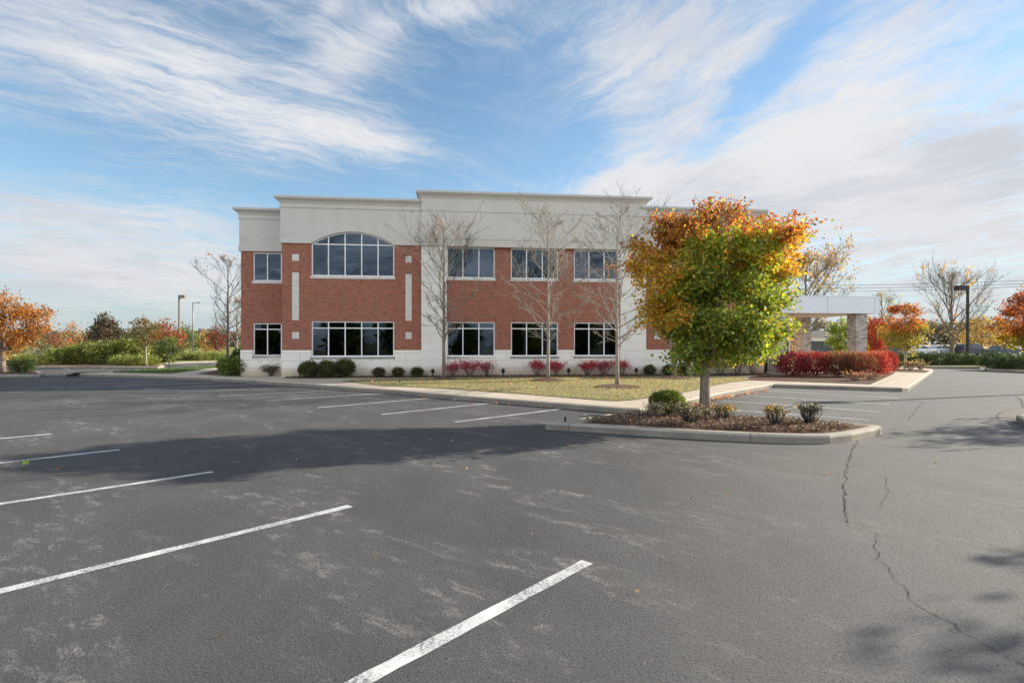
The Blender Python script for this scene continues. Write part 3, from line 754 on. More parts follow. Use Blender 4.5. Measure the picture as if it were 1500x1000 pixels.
ZB, ZS, ZP = .05, 1.39, 6.33           # foot of wall, top of stone base, underside of the cream panels
ZLW0, ZLW1, ZLT = 1.08, 2.74, 2.42     # ground-floor windows
ZUW0, ZUW1 = 4.84, 6.31                # upper windows
WT = .32
s_b0, s_b1 = S(617.5), S(945)
def bay_arch(base, seen=True):
    """brick bay with the arched window; base = its left end along the facade"""
    w = S(617.5); a0, a1 = base + S(456), base + S(577.5)
    rise = .58; zt = ZP + rise
    low = (a0, a1, ZLW0, ZLW1)
    wall_holes('brick_wall', M['brick'], base, base + w, ZS, ZP, [low, (a0, a1, ZUW0, ZP)], 0, WT)
    wall_holes('stone_base', M['stone'], base - .02, base + w, ZB, ZS - .001, [low], -.03, WT - .002)
    n = 30; ww = (a1 - a0)/2; r = (ww*ww + rise*rise)/(2*rise); c = (a0 + a1)/2; zc = ZP + rise - r
    arc = [(a0 + (a1 - a0)*i/n, zc + math.sqrt(r*r - (a0 + (a1 - a0)*i/n - c)**2)) for i in range(n + 1)]
    b = MB(); top = 8.35
    for i in range(n): b.prism([arc[i], arc[i+1], (arc[i+1][0], top), (arc[i][0], top)], -.06, WT - .01)
    b.box(base - .06, a0, -.06, WT - .01, ZP, top); b.box(a1, base + w, -.06, WT - .01, ZP, top)
    o = b.build('upper_panel', M['stucco'], bld)
    bm = bmesh.new(); bm.from_mesh(o.data); bmesh.ops.remove_doubles(bm, verts=bm.verts, dist=1e-4)
    seen_, dead = {}, []
    for f in bm.faces:
        key = tuple(sorted(v.index for v in f.verts))
        if key in seen_: dead += [f, seen_[key]]
        seen_[key] = f
    bmesh.ops.delete(bm, geom=list(set(dead)), context='FACES'); bm.to_mesh(o.data); bm.free()
    # moulded band that runs along the foot of the panel and over the arch
    b = MB(); r2 = r + .27; hb = ZP + .26
    x0 = c - math.sqrt(max(.01, r2*r2 - (hb - zc)**2)); x1 = 2*c - x0
    out = [(x0 + (x1 - x0)*i/n, zc + math.sqrt(r2*r2 - (x0 + (x1 - x0)*i/n - c)**2)) for i in range(n + 1)]
    for i in range(n): b.prism([arc[i], arc[i+1], out[i+1], out[i]], -.085, -.055)
    b.prism([(base - .085, ZP + .002), (a0, ZP + .002), (x0, hb), (base - .085, hb)], -.085, -.055)
    b.prism([(a1, ZP + .002), (base + w, ZP + .002), (base + w, hb), (x1, hb)], -.085, -.055)
    b.build('arch_band', M['stucco'], bld)
    sweep_cornice('cornice', base - .06, base + w - .02, 8.47, -.06, 7, CORN, M['stucco'], True, False)
    sweep_cornice('coping', base - .06, base + w - .02, 8.47, -.06, 7, CAPP, M['cap'], True, False)
    window(a0, a1, ZUW0, zt - .0, 5, 0, (ZP,), 'sill_light', rise)
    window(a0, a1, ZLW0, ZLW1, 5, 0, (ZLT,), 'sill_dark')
    for q0, q1 in ((428, 438), (594, 603)):
        x0_, x1_ = base + S(q0), base + S(q1)
        for z0, z1, nm in ((5.52, 5.83, 'accent_block'), (2.78, 4.98, 'accent_strip'), (1.92, 2.23, 'accent_block')):
            k = MB(); k.box(x0_, x1_, -.012, .05, z0, z1); k.build(nm, M['accent'], bld)
bay_arch(0.0); bay_arch(s_b1 + .02)
# middle bay: pilasters, three windows over three windows
pl1, pr0 = S(654.5), S(908)
wins = [(S(654.5), S(725)), (S(748.5), S(818)), (S(841), S(908))]
wall_holes('brick_wall', M['brick'], pl1 - .01, pr0 + .01, ZS, ZUW1, [(a, b_, ZLW0, ZLW1) for a, b_ in wins] + [(a, b_, ZUW0, ZUW1) for a, b_ in wins], .03, WT + .03)
wall_holes('stone_base', M['stone'], pl1 - .01, pr0 + .01, ZB, ZS - .001, [(a, b_, ZLW0, ZLW1) for a, b_ in wins], .0, WT + .028)
for a, b_ in ((s_b0 - .002, pl1), (pr0, s_b1)):
    k = MB(); k.box(a, b_, -.15, WT, ZB, ZUW1 - .003); k.build('pilaster', M['pilaster'], bld)
k = MB(); k.box(s_b0 - .004, s_b1 + .004, -.19, WT, ZUW1, 8.76); k.build('upper_panel', M['stucco'], bld)
k = MB(); k.box(s_b0 - .03, s_b1 + .03, -.225, .1, ZUW1 - .004, ZUW1 + .33); k.box(s_b0 - .05, s_b1 + .05, -.245, .1, ZUW1 + .331, ZUW1 + .37); k.build('arch_band', M['stucco'], bld)
k = MB(); k.box(s_b0 - .012, s_b1 + .012, -.2, .1, 7.94, 7.956); k.build('reveal_line', M['sill_dark'], bld)
CORB = [(.002, -.30), (.03, -.30), (.03, -.26), (.055, -.24), (.11, -.18), (.17, -.145), (.19, -.135), (.19, -.10), (.002, -.10)]
sweep_cornice('cornice', s_b0 - .004, s_b1 + .004, 8.88, -.19, 7, CORB, M['stucco']); sweep_cornice('coping', s_b0 - .004, s_b1 + .004, 8.88, -.19, 7, CAPP, M['cap'])
for a, b_ in wins:
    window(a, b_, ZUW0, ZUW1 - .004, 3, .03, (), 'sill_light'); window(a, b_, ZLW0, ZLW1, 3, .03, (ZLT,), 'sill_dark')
# recessed wings either side
RW = 1.4
def wing(s0, s1, w0, w1, left):
    h = [(w0, w1, ZLW0, ZLW1 - .05), (w0, w1, 4.72, 6.11)]
    wall_holes('brick_wall', M['brick'], s0, s1, ZS, 6.15, h, RW, RW + WT)
    wall_holes('stone_base', M['stone'], s0 - (.02 if left else 0), s1 + (0 if left else .02), ZB, ZS - .001, h[:1], RW - .03, RW + WT - .002)
    k = MB(); k.box(s0 - (.06 if left else 0), s1 + (0 if left else .06), RW - .06, RW + WT, 6.15, 8.1); k.build('upper_panel', M['stucco'], bld)
    k = MB(); k.box(s0 - (.09 if left else 0), s1 + (0 if left else .09), RW - .085, RW, 6.146, 6.42); k.build('arch_band', M['stucco'], bld)
    sweep_cornice('cornice', s0 - .06*left, s1 + .06*(not left), 8.20, RW - .06, 5.5, CORN, M['stucco'], left, not left)
    sweep_cornice('coping', s0 - .06*left, s1 + .06*(not left), 8.20, RW - .06, 5.5, CAPP, M['cap'], left, not left)
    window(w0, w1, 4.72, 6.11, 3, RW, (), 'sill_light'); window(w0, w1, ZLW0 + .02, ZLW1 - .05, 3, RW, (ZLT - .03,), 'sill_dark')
    k = MB(); xx = s0 if left else s1
    k.box(xx - (0 if left else WT), xx + (WT if left else 0), RW + WT, 8, ZS, 6.15); k.build('brick_wall', M['brick'], bld)
    k = MB(); k.box(xx - (0 if left else WT), xx + (WT if left else 0), RW + WT, 8, ZB, ZS - .001); k.build('stone_base', M['stone'], bld)
    k = MB(); k.box(xx - (.06 if left else WT), xx + (WT if left else .06), RW + WT, 8, 6.15, 8.1); k.build('upper_panel', M['stucco'], bld)
e1 = s_b1 + .02 + S(617.5)
lw0 = S(353, RW)
wing(lw0, .0, S(370.5, RW), S(370.5, RW) + 1.95, True)
rw1 = S(1139, RW)
wing(e1, rw1, e1 + .35, e1 + 2.3, False)
for a, b_ in ((0.0, WT), (e1 - WT, e1)):      # returns between the bays and the wings
    k = MB(); k.box(a + .001, b_ - .001, WT, RW + .1, ZS, ZP); k.build('brick_wall', M['brick'], bld)
    k = MB(); k.box(a - .018, b_ + .018, WT, RW + .1, ZB, ZS - .002); k.build('stone_base', M['stone'], bld)
    k = MB(); k.box(a - .058, b_ + .058, WT, RW + 2, ZP, 8.35); k.build('upper_panel', M['stucco'], bld)
# lower wing further back at the left end
k = MB(); k.box(lw0 - .12, lw0 + .2, 5.6, 7.6, ZB, 7.55); k.build('side_wall', M['stucco'], bld)
sweep_cornice('cornice', lw0 - .12, lw0 + .2, 7.9, 5.6, 2, CORN, M['stucco'], True, False)
sweep_cornice('coping', lw0 - .12, lw0 + .2, 7.9, 5.6, 2, CAPP, M['cap'], True, False)
k = MB(); k.box(lw0 + .1, rw1 - .1, 7.7, 8.0, ZB, 8.1); k.build('back_wall', M['brick'], bld)
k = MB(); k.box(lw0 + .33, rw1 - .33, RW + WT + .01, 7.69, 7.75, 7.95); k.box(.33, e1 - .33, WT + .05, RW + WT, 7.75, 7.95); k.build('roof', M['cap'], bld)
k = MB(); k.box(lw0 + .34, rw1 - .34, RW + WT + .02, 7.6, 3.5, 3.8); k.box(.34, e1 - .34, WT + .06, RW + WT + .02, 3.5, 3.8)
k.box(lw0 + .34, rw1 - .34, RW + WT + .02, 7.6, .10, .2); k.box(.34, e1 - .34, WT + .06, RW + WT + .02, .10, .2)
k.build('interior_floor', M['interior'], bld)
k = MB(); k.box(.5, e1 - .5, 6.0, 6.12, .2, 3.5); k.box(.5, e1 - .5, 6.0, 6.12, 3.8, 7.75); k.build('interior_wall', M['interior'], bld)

# things inside and beside the building
cab = thing('cabinet', 'white storage cabinet seen behind the right pane of the first triple window left of centre', 'cabinet', W(S(714, .5), .62, .2), FRZ)
k = MB(); k.box(-.42, .42, 0, .4, 0, 1.62); k.build('cabinet_body', M['cabinet'], cab)
k = MB(); k.box(-.41, -.005, -.02, -.001, .03, 1.6); k.build('door', M['cabinet'], cab)
k = MB(); k.box(.005, .41, -.02, -.001, .03, 1.6); k.build('door', M['cabinet'], cab)
def garden_light(px, h, label, off=-.45):
    t = thing('garden_light', label, 'garden light', W(S(px, off), off, .16), FRZ, 'ground lights along the facade')
    b = MB(); b.tube([(0,0,-.1),(0,0,h*.45)], .028, 8); b.box(-.06,.06,-.06,.06,0,.03); b.build('stake', M['black'], t)
    b = MB(); b.lathe([(.03,h*.42),(.075,h*.5),(.085,h*.75),(.07,h*.95),(.05,h)], 14); b.build('lamp_head', M['black'], t, True)
    b = MB(); b.box(-.1,.1,-.02,.02,h*.62,h*.68); b.build('bracket', M['black'], t)
for px, h, lb in [(439, .47, 'tall black ground light beside the clump of three green box bushes'), (634, .36, 'black ground light on the pale stone pilaster foot left of the bare tree'),
                  (737, .36, 'black ground light between two groups of red burning bushes'), (833, .36, 'black ground light just right of the pair of red bushes'),
                  (932, .36, 'black ground light right of the last red bush, left of a round box bush')]: garden_light(px, h, lb, -.55)
bin_ = thing('litter_bin', 'black domed litter bin standing against the wall left of the stone pier', 'litter bin', Q(1122.5, 27.9, .15), FRZ)
b = MB(); b.lathe([(.14,0),(.15,.03),(.15,.72),(.165,.74),(.165,.78)], 20); b.build('body', M['black'], bin_, True)
b = MB(); b.lathe([(.165,.781),(.16,.9),(.13,.99),(.07,1.05),(.0,1.07)], 20); b.build('lid', M['black'], bin_, True)
b = MB(); b.box(-.09,.09,-.172,-.1,.80,.9); b.build('flap', M['galv'], bin_)

# entrance canopy
can = thing('entrance_canopy', 'flat silver panelled entrance canopy on stacked stone piers', 'canopy', Q(1205, 27.6, .15), FRZ)
def loc(px, d): v = Q(px, d); r = v - Q(1205, 27.6); return (r.x*FX + r.y*FY, r.x*FN.x + r.y*FN.y)
pw = .62
def pier(x, y):
    b = MB(); b.box(x, x + pw, y, y + pw, -.1, 3.06); f = b.build('pier', M['ledge'], can)
    b = MB(); b.box(x - .04, x + pw + .04, y - .04, y + pw + .04, -.1, .12); b.build('plinth', M['accent'], f)
p1 = loc(1135, 26.9); p3 = loc(1253.5, 27.4)
p3 = (p3[0], p1[1]); 
pier(*p1); pier(*p3); pier(p3[0], p1[1] + 4.3)
xl, xr = p1[0] - .55, p3[0] + pw + .55; yf_ = p1[1] - .15; zt0, zt1 = 3.05, 3.86
b = MB(); b.box(xl + .03, xr - .03, yf_ + .03, yf_ + 5.6, zt0 + .012, zt1 - .012); b.build('soffit', M['soffit'], can)
b = MB()
cuts = [xl, loc(1207, 27.3)[0], xr - .26, xr]
for a, c in zip(cuts, cuts[1:]): b.box(a + .008, c - .008, yf_, yf_ + .028, zt0, zt1)
b.box(xr - .028, xr, yf_ + .03, yf_ + 5.6, zt0, zt1); b.box(xl, xl + .028, yf_ + .03, yf_ + 5.6, zt0, zt1)
b.build('fascia', M['panel'], can)
b = MB(); b.box(xl - .02, xr + .02, yf_ - .02, yf_ + 5.62, zt1 + .001, zt1 + .05); b.build('coping', M['panel'], can)
# ------------------------------------------------------------------ trees and shrubs
def zone_maple(rng, p):
    """the island maple: green heart and foot, gold left flank, rust and orange top"""
    n = len(p); dx, h = p[:, 0], p[:, 2]; nz = np.array([mnoise.noise(Vector(q*1.1)) for q in p]); nz2 = np.array([mnoise.noise(Vector(q*2.6) + Vector((7, 3, 1))) for q in p])
    hh = h + .15
    g = (3.85 - hh)*.72 - np.abs(dx - .05) + nz*.45
    g = np.where((hh < 3.0) & (dx > .2), np.maximum(g, (2.95 - hh)*1.2 + nz*.4), g)
    out = np.empty((n, 3))
    G, Y, A, O_, Ru = (palette(rng, n, c) for c in ([(.19,.26,.04), (.23,.31,.045), (.28,.345,.05), (.15,.215,.035)], [(.33,.36,.04), (.42,.40,.05), (.27,.31,.035)], [(.60,.36,.04), (.68,.43,.06), (.50,.28,.035)], [(.54,.22,.045), (.60,.28,.05), (.46,.155,.04)], [(.40,.13,.04), (.32,.09,.033), (.46,.17,.045)]))
    top = np.clip((hh - 3.30)*1.4 + nz2*.8 + np.maximum(0, np.abs(dx - .15) - 1.25)*.9, -1, 2)
    out[:] = A
    m = top > .35; out[m] = O_[m]
    m = top > .85; out[m] = Ru[m]
    m = (g > -.42) & (dx > -.75); out[m & (top < .75)] = Y[m & (top < .75)]
    m = (g > -.12); out[m] = Y[m]
    m = (g > .12); out[m] = G[m]
    m = (hh < 1.9) & (g > -.35) & (rng.uniform(size=n) < .6); out[m] = G[m]
    m = (dx < -.80 + nz*.5) & (hh < 2.6) & (hh > 1.55); out[m] = A[m]
    mixr = rng.uniform(size=n); m = mixr < .07; out[m] = A[m]
    m = (mixr > .84); out[m] = Y[m]
    return out
def mixed(*cols, w=None, hsplit=None):
    def f(rng, p):
        n = len(p); nz = np.array([mnoise.noise(Vector(q*.9 + 5)) for q in p])
        if hsplit:      # cols[0] in the upper crown, cols[1] in the lower
            k = (p[:, 2] - hsplit)*1.2 + nz*1.2 + rng.normal(size=n)*.25 > 0
            a, c = palette(rng, n, cols[0]), palette(rng, n, cols[1]); return np.where(k[:, None], a, c)
        a = palette(rng, n, cols[0], w)
        if len(cols) > 1:
            c = palette(rng, n, cols[1]); k = nz + rng.normal(size=n)*.18 > .05; a = np.where(k[:, None], c, a)
        return a
    return f
def side(colsL, colsR, x0=0.0):
    def f(rng, p):
        n = len(p); k = p[:, 0] - x0 + rng.normal(size=n)*.35 > 0
        return np.where(k[:, None], palette(rng, n, colsR), palette(rng, n, colsL))
    return f

# the maple on the peninsula
mb = P(1033, 610, .17)
leafy_tree('maple_tree', 'large maple in turning green, gold and rust leaf on the mulched kerbed peninsula', mb,
           [(1.12,.28),(1.25,.55),(1.5,.95),(1.81,1.14),(2.25,1.30),(2.6,1.40),(3.0,1.42),(3.4,1.40),(3.75,1.28),(4.0,1.08),(4.15,.80),(4.38,.5),(4.45,.2)],
           .118, zone_maple, 11, ncl=1350, per=48, crad=.10, lsize=.071, off=(.20, 0), h0=.95, nlat=26, elev=(38, 66), shell=.64, lump=.16, sec=6, boughs=150, spread=.20)

def env_up(h0, H, rmax, pk=.45):
    def f(h):
        t = (h - h0)/(H - h0); return rmax*(.35 + .65*min(1, t/pk)) if t < pk else rmax*max(.12, 1 - (t - pk)/(1 - pk)*.85)
    return f
bare_tree('bare_tree', 'slender bare tree growing at the left stone pilaster of the facade', P(650, 555, .16), 6.8, 1.5, env_up(1.3, 7.3, 2.7), .08, 21, 30, 9, 4, 'bark', 60, TAN, (22, 50), twig=.0075, up=.02, supz=.0, group='bare young trees on the lawn')
bare_tree('bare_tree', 'slender bare tree in front of the middle window pair, red bush either side', P(803, 557, .16), 7.0, 1.5, env_up(1.3, 7.3, 2.6, .35), .07, 22, 30, 9, 4, 'pale_bark', 60, TAN, (18, 48), twig=.0075, up=.02, supz=-.05, group='bare young trees on the lawn')
bare_tree('bare_tree', 'bare tree nearest the sidewalk, in a dark mulch ring on the lawn', P(904, 566, .16), 6.35, 1.4, env_up(1.2, 6.35, 2.4, .35), .075, 23, 32, 9, 5, 'pale_bark', 30, TAN, (12, 46), twig=.007, up=.02, supz=-.08, group='bare young trees on the lawn')
bare_tree('bare_tree', 'bare tree half hidden behind the big maple crown', P(987, 554, .16), 6.8, 1.6, env_up(1.6, 6.8, 1.6), .10, 24, 20, 6, 3, 'bark', 30, TAN, (38, 62), group='bare young trees on the lawn')
for px, py, r in ((650, 555.2, .6), (803, 557.6, .85), (904, 567, .85), (987, 554.4, .8)):
    c = P(px, py, .165); rg = random.Random(px)
    mound('mulch', [Vector((c.x + math.cos(a*.393)*r*rg.uniform(.9, 1.15), c.y + math.sin(a*.393)*r*.95*rg.uniform(.9, 1.1))) for a in range(16)], M['mulch'], .163, .14, .09, px)

def S3(px, off): return W(S(px, off), off, .165)
BED = [W(.3, -.95), W(.3, .0), W(26, .0), W(26, -.95), W(21.5, -1.5), W(10, -1.25)]
poly_sheet('planting_bed', BED, .169, M['mulch'])
box_g = mixed(GREEN, DKGREEN)
bx_dark = mixed([(.07,.10,.02),(.055,.08,.018),(.09,.12,.022)], DKGREEN)
shrub('box_bush', 'green clipped box bush, left of the three in a clump by the tall ground light', S3(453, -.8), .50, .48, .82, bx_dark, 31, 3400, .05, group='green box bushes in a clump')
shrub('box_bush', 'green clipped box bush, middle of the three in a clump', S3(478.5, -.85), .52, .48, .84, bx_dark, 32, 3400, .05, group='green box bushes in a clump')
shrub('box_bush', 'green clipped box bush, right and tallest of the three in a clump', S3(504.5, -.6), .54, .5, .92, bx_dark, 33, 3600, .05, group='green box bushes in a clump')
ball = mixed([(.085,.06,.02),(.10,.065,.022),(.07,.075,.02)], BROWN)
ballg = mixed([(.085,.085,.022),(.07,.08,.02)], [(.10,.07,.025)])
for px, lb, cf in [(555, 'small brownish bush ball, left of the three spaced along the wall', ball), (583, 'small reddish brown bush ball, middle of the three spaced along the wall', ball), (611, 'small olive bush ball, right of the three spaced along the wall', ballg),
               (952, 'small olive bush ball right of the last ground light', ballg), (979, 'small olive bush ball touching the half hidden bare trunk on its left', ballg), (997, 'small olive bush ball right of the half hidden bare trunk', ballg)]:
    shrub('bush_ball', lb, S3(px, -.6), .32, .32, .46 if px < 900 else .52, cf, 40 + px, 1500, .045, group='clipped bush balls along the facade')
redc = [(.50,.025,.06), (.58,.04,.08), (.40,.02,.045), (.62,.09,.11)]
for px, h, r, n, lb in [(662, .72, .42, 420, 'thin red burning bush, left of the three under the first triple window'), (688, .85, .62, 620, 'broad red burning bush, middle of the three under the first triple window'),
                  (715, .80, .50, 380, 'sparse red burning bush, right of the three under the first triple window'), (787, .88, .46, 620, 'red burning bush directly left of the middle bare trunk'), (815.5, .82, .46, 760, 'dense scarlet burning bush directly right of the middle bare trunk'),
                  (861, .82, .52, 760, 'red burning bush, left of the three under the last triple window'), (884, .85, .62, 620, 'paler pink red burning bush, middle of the three under the last triple window'), (911, .85, .42, 520, 'red burning bush just right of the trunk in the dark mulch ring')]:
    spray_shrub('burning_bush', lb, S3(px, -.65), r*.95, h*.84, redc if px not in (884, 715) else redc + [(.40,.16,.16), (.30,.10,.08)], px, 24, n*2, .058, 'bark', 'red burning bushes along the facade', 1.0, sc_=.06)
for px, h, cols, lb in [(1032, .75, BROWN + TAN, 'brown leaved shrub just right of the maple trunk, against the wall'), (1056, .85, BROWN + [(.2,.06,.04)], 'dull red brown shrub by the wall, second right of the maple trunk'), (1080, .9, TAN + BROWN, 'tan leaved shrub by the wall, third right of the maple trunk'), (1103, .95, TAN + GOLD, 'golden tan shrub nearest the litter bin')]:
    spray_shrub('deciduous_shrub', lb, S3(px, -1.2), .62, h, cols, px, 22, 900, .07, 'bark', 'brown shrubs right of the maple', 1.0, sc_=.07)
spray_shrub('grass_clump', 'dry grey grass tuft in the corner of the recessed left wing', W(S(397, .9), .9), .5, .5, [(.13,.11,.08), (.17,.15,.10), (.09,.08,.06)], 77, 30, 500, .12, 'dark_bark', None, 1.0, NEEDLE, .06)
shrub('laurel_bush', 'dense dark green bush at the left corner of the building', P(341, 549.5, .165), .72, .6, 1.0, mixed(GREEN, DKGREEN), 51, 3000, .075, group='green bushes at the building corner', zc=.45)
shrub('laurel_bush', 'small green bush left of the dense corner bush', P(329, 542, .165), .45, .45, .75, mixed(GREEN, DKGREEN), 52, 1400, .075, group='green bushes at the building corner', zc=.45)
shrub('laurel_bush', 'tall dark bush pressed against the building corner behind the dense one', P(350, 541, .165), .5, .5, 1.5, mixed(DKGREEN), 53, 1800, .08, group='green bushes at the building corner', zc=.45)
# peninsula planting
shrub('box_bush', 'round glossy box bush on the peninsula left of the maple trunk', P(977, 606, .19), .40, .38, .54, mixed([(.09,.13,.02), (.12,.165,.024), (.165,.205,.03)], [(.075,.105,.02)]), 61, 11000, .030, zc=.5, fuzz=.012, lump=.04, boxy=2.3)
PALE = [(.42,.38,.26), (.34,.30,.20), (.26,.25,.12), (.20,.16,.11)]
spray_shrub('dormant_shrub', 'pale dried shrub in front of the round box bush', P(962, 611, .20), .24, .30, PALE, 62, 26, 700, .036, 'bark', 'dormant shrubs on the peninsula', 1.0, sc_=.03)
spray_shrub('dormant_shrub', 'greyish twiggy shrub touching the left of the maple trunk', P(1012, 618, .21), .34, .36, PALE + [(.22,.14,.11)], 63, 34, 900, .034, 'dark_bark', 'dormant shrubs on the peninsula', 1.0, sc_=.035)
spray_shrub('dormant_shrub', 'low shrub with yellow green leaves just right of the maple trunk', P(1058, 612, .20), .28, .28, YGREEN + GOLD + PALE, 64, 22, 420, .036, 'dark_bark', 'dormant shrubs on the peninsula', 1.0, sc_=.03)
spray_shrub('dormant_shrub', 'twiggy shrub with few yellow leaves, second from the right on the peninsula', P(1136, 622, .20), .22, .36, YGREEN + GOLD + PALE + BROWN, 65, 26, 380, .036, 'dark_bark', 'dormant shrubs on the peninsula', .95, sc_=.03)
spray_shrub('dormant_shrub', 'almost leafless dark twiggy shrub, rightmost on the peninsula', P(1185, 619.5, .20), .26, .40, PALE + [(.17,.11,.09)], 66, 38, 260, .028, 'dark_bark', 'dormant shrubs on the peninsula', 1.0, sc_=.03)
# burgundy hedge in front of the canopy
def wine(cols, w=None):
    def f(rng, p):
        n = len(p); a = palette(rng, n, cols, w); k = (p[:, 2] > 1.1) & (rng.uniform(size=n) < .45)
        return np.where(k[:, None], palette(rng, n, [(.40,.17,.10), (.36,.14,.08)]), a)  # tan tops: sunlight on the hedge put into the leaf colour
    return f
CR = [(.31,.025,.045), (.38,.04,.06), (.23,.02,.032), (.26,.075,.045)]
BRW = [(.20,.12,.055), (.16,.115,.045), (.22,.085,.05), (.13,.12,.04)]
for px, py, rx, cols, w, lb in [(1163, 550.4, .86, CR, None, 'burgundy clipped bush at the left end of the hedge'), (1194, 550.6, .86, CR, None, 'crimson clipped bush, second from the left in the hedge'), (1226, 551, .86, BRW + CR[:1], None, 'brownish clipped bush in the middle of the hedge'),
                   (1254, 551.4, .84, BRW + CR[:2], None, 'brown and red mixed clipped bush right of the hedge middle'), (1281, 550.6, .66, [(.42,.05,.055), (.35,.04,.045), (.30,.08,.045)], None, 'bright red clipped bush at the right end of the hedge'), (1297, 546.6, .52, [(.38,.025,.04), (.22,.04,.03)], None, 'small red clipped bush behind the right end of the hedge')]:
    shrub('hedge_bush', lb, P(px, py, .168), rx, .72 if px < 1290 else .6, 1.16 if px < 1290 else 1.15, wine(cols, w), 70 + px, 5200, .052, group='burgundy hedge by the canopy', boxy=3.0, zc=.56, lump=.06, fuzz=.03)
for px, py, lb in [(1252, 557, 'low dry reddish plant, left of two at the foot of the hedge'), (1276, 556, 'low dry reddish plant, right of two at the foot of the hedge')]:
    spray_shrub('dry_perennial', lb, P(px, py, .17), .42, .30, [(.28,.12,.08), (.22,.10,.07), (.32,.2,.14)], px, 22, 300, .07, 'bark', 'dry plants in front of the hedge', 1.0)
shrub('box_bush', 'round dark green bush behind the right end of the burgundy hedge', P(1310, 541, .165), .36, .36, .62, mixed(DKGREEN, GREEN), 81, 900, .06)
for px, lb in [(1334, 'low tan shrub right of the small maple trunk'), (1349, 'low tan shrub at the tip of the small maple bed')]:
    spray_shrub('deciduous_shrub', lb, P(px, 541.5, .165), .5, .5, TAN + BROWN, px, 20, 260, .08, 'bark', 'tan shrubs under the small maple', 1.0)

# right-hand distance
def oaken(rng, p):
    n = len(p); nz = np.array([mnoise.noise(Vector(q*.9)) for q in p]); k = p[:, 2]*1.1 + nz*1.2 + rng.normal(size=n)*.3
    a = palette(rng, n, [(.30,.25,.04), (.36,.28,.045), (.22,.21,.035)]); b_ = palette(rng, n, ORANGE + [(.36,.20,.04), (.30,.13,.04)]); c = palette(rng, n, RUST)
    o = np.where((k > 2.75)[:, None], b_, a); return np.where((k > 4.0)[:, None], c, o)
leafy_tree('maple_tree', 'small round maple, rust on top and olive below, beyond the end of the red hedge', P(1326, 539.5, .165), [(1.05,.4),(1.4,.8),(2.0,1.08),(2.6,1.15),(3.2,1.02),(3.6,.7),(3.95,.25)], .09, oaken, 101, 300, 26, .11, .10, bark='pale_bark', lump=.15, boughs=70, spread=.16)
z = 45.0
leafy_tree('maple_tree', 'olive and rust maple cut by the right edge of the picture', Q(1500, z, 0), [(1.2,.7),(1.8,1.3),(2.8,1.75),(4.0,1.6),(4.8,1.15),(5.4,.6),(5.7,.2)], .16, oaken, 102, 260, 26, .22, .17, lump=.3, boughs=50, spread=.32)
bare_tree('bare_tree', 'broad multi stemmed bare tree with few yellow leaves beside the tall bronze lamp', Q(1394, 50), 8.0, .9, env_up(.5, 8.2, 4.9, .5), .2, 103, 24, 11, 5, 'bark', 460, TAN + GOLD, (30, 62), .012, lsize=.2, group='bare trees on the right')
bare_tree('bare_tree', 'tall half bare tree with tan leaves rising behind the canopy roof', Q(1180, 44), 8.4, 2.0, env_up(1.5, 8.6, 5.4, .4), .2, 104, 24, 11, 4, 'bark', 3200, TAN + [(.42,.26,.09)], (30, 60), .012, lsize=.2, group='bare trees on the right')
bare_tree('bare_tree', 'small thin tree with sparse yellow leaves between canopy and small maple', Q(1292, 60), 6.9, 1.5, env_up(1.5, 6.9, 2.4, .5), .14, 105, 20, 8, 3, 'bark', 420, TAN + YGREEN, (40, 66), .012, lsize=.2, group='bare trees on the right')
bare_tree('bare_tree', 'bare twigs of a far tree at the right edge above the maple', Q(1540, 70), 11.5, 2.5, env_up(2.5, 11.5, 5.2, .5), .26, 106, 20, 8, 3, 'dark_bark', 0, None, (40, 66), .014, group='bare trees on the right')
leafy_tree('red_tree', 'coral red tree between the right stone pier and the small maple', Q(1283, 48), [(1.0,.4),(1.6,.9),(2.4,1.15),(3.2,.95),(3.9,.5),(4.3,.15)], .1, mixed([(.48,.075,.05),(.56,.12,.06),(.40,.05,.04)], ORANGE), 107, 90, 24, .22, .17)
leafy_tree('young_tree', 'olive green tree seen under the canopy left of the right pier', Q(1231, 49), [(.9,.5),(1.6,.9),(2.4,1.0),(3.2,.8),(3.9,.35)], .1, mixed(YGREEN, GREEN), 108, 80, 24, .22, .17)
leafy_tree('young_tree', 'golden tree showing just right of the right stone pier', Q(1268, 52), [(.9,.4),(1.6,.7),(2.4,.8),(3.2,.6),(3.7,.2)], .09, mixed(GOLD, YGREEN), 109, 60, 22, .22, .17)
leafy_tree('young_tree', 'tan leaved small tree glimpsed between the two left piers of the canopy', Q(1158, 40), [(.7,.4),(1.3,.9),(2.2,1.1),(3.0,.9),(3.6,.3)], .09, mixed(TAN, GOLD), 110, 60, 20, .22, .14)
leafy_tree('yellow_tree', 'spreading golden tree behind the bronze lamp and bare tree', Q(1438, 105), [(1.0,2.2),(2.2,3.6),(3.8,3.9),(5.2,3.2),(6.3,1.5),(6.8,.5)], .2, mixed(TAN + GOLD[:1], TAN + YGREEN[:1]), 111, 150, 22, .42, .34, shape=OVAL)
JUN = mixed([(.05,.085,.03), (.07,.11,.035), (.035,.06,.022)], [(.12,.16,.045), (.09,.12,.035)])
def juniper(px, py, rx, ry, h, lb, seed, grp, cf=JUN, n=3400, ls=.10, z=None):
    shrub('juniper', lb, P(px, py, .15) if z is None else Q(px, z, .15), rx, ry, h, cf, seed, n, ls, group=grp, shape=NEEDLE, boxy=2.2, zc=.35, fuzz=.09, mat='needle', stems=False, lump=.55, droop=-.5)
J1 = 'low junipers along the right kerb'
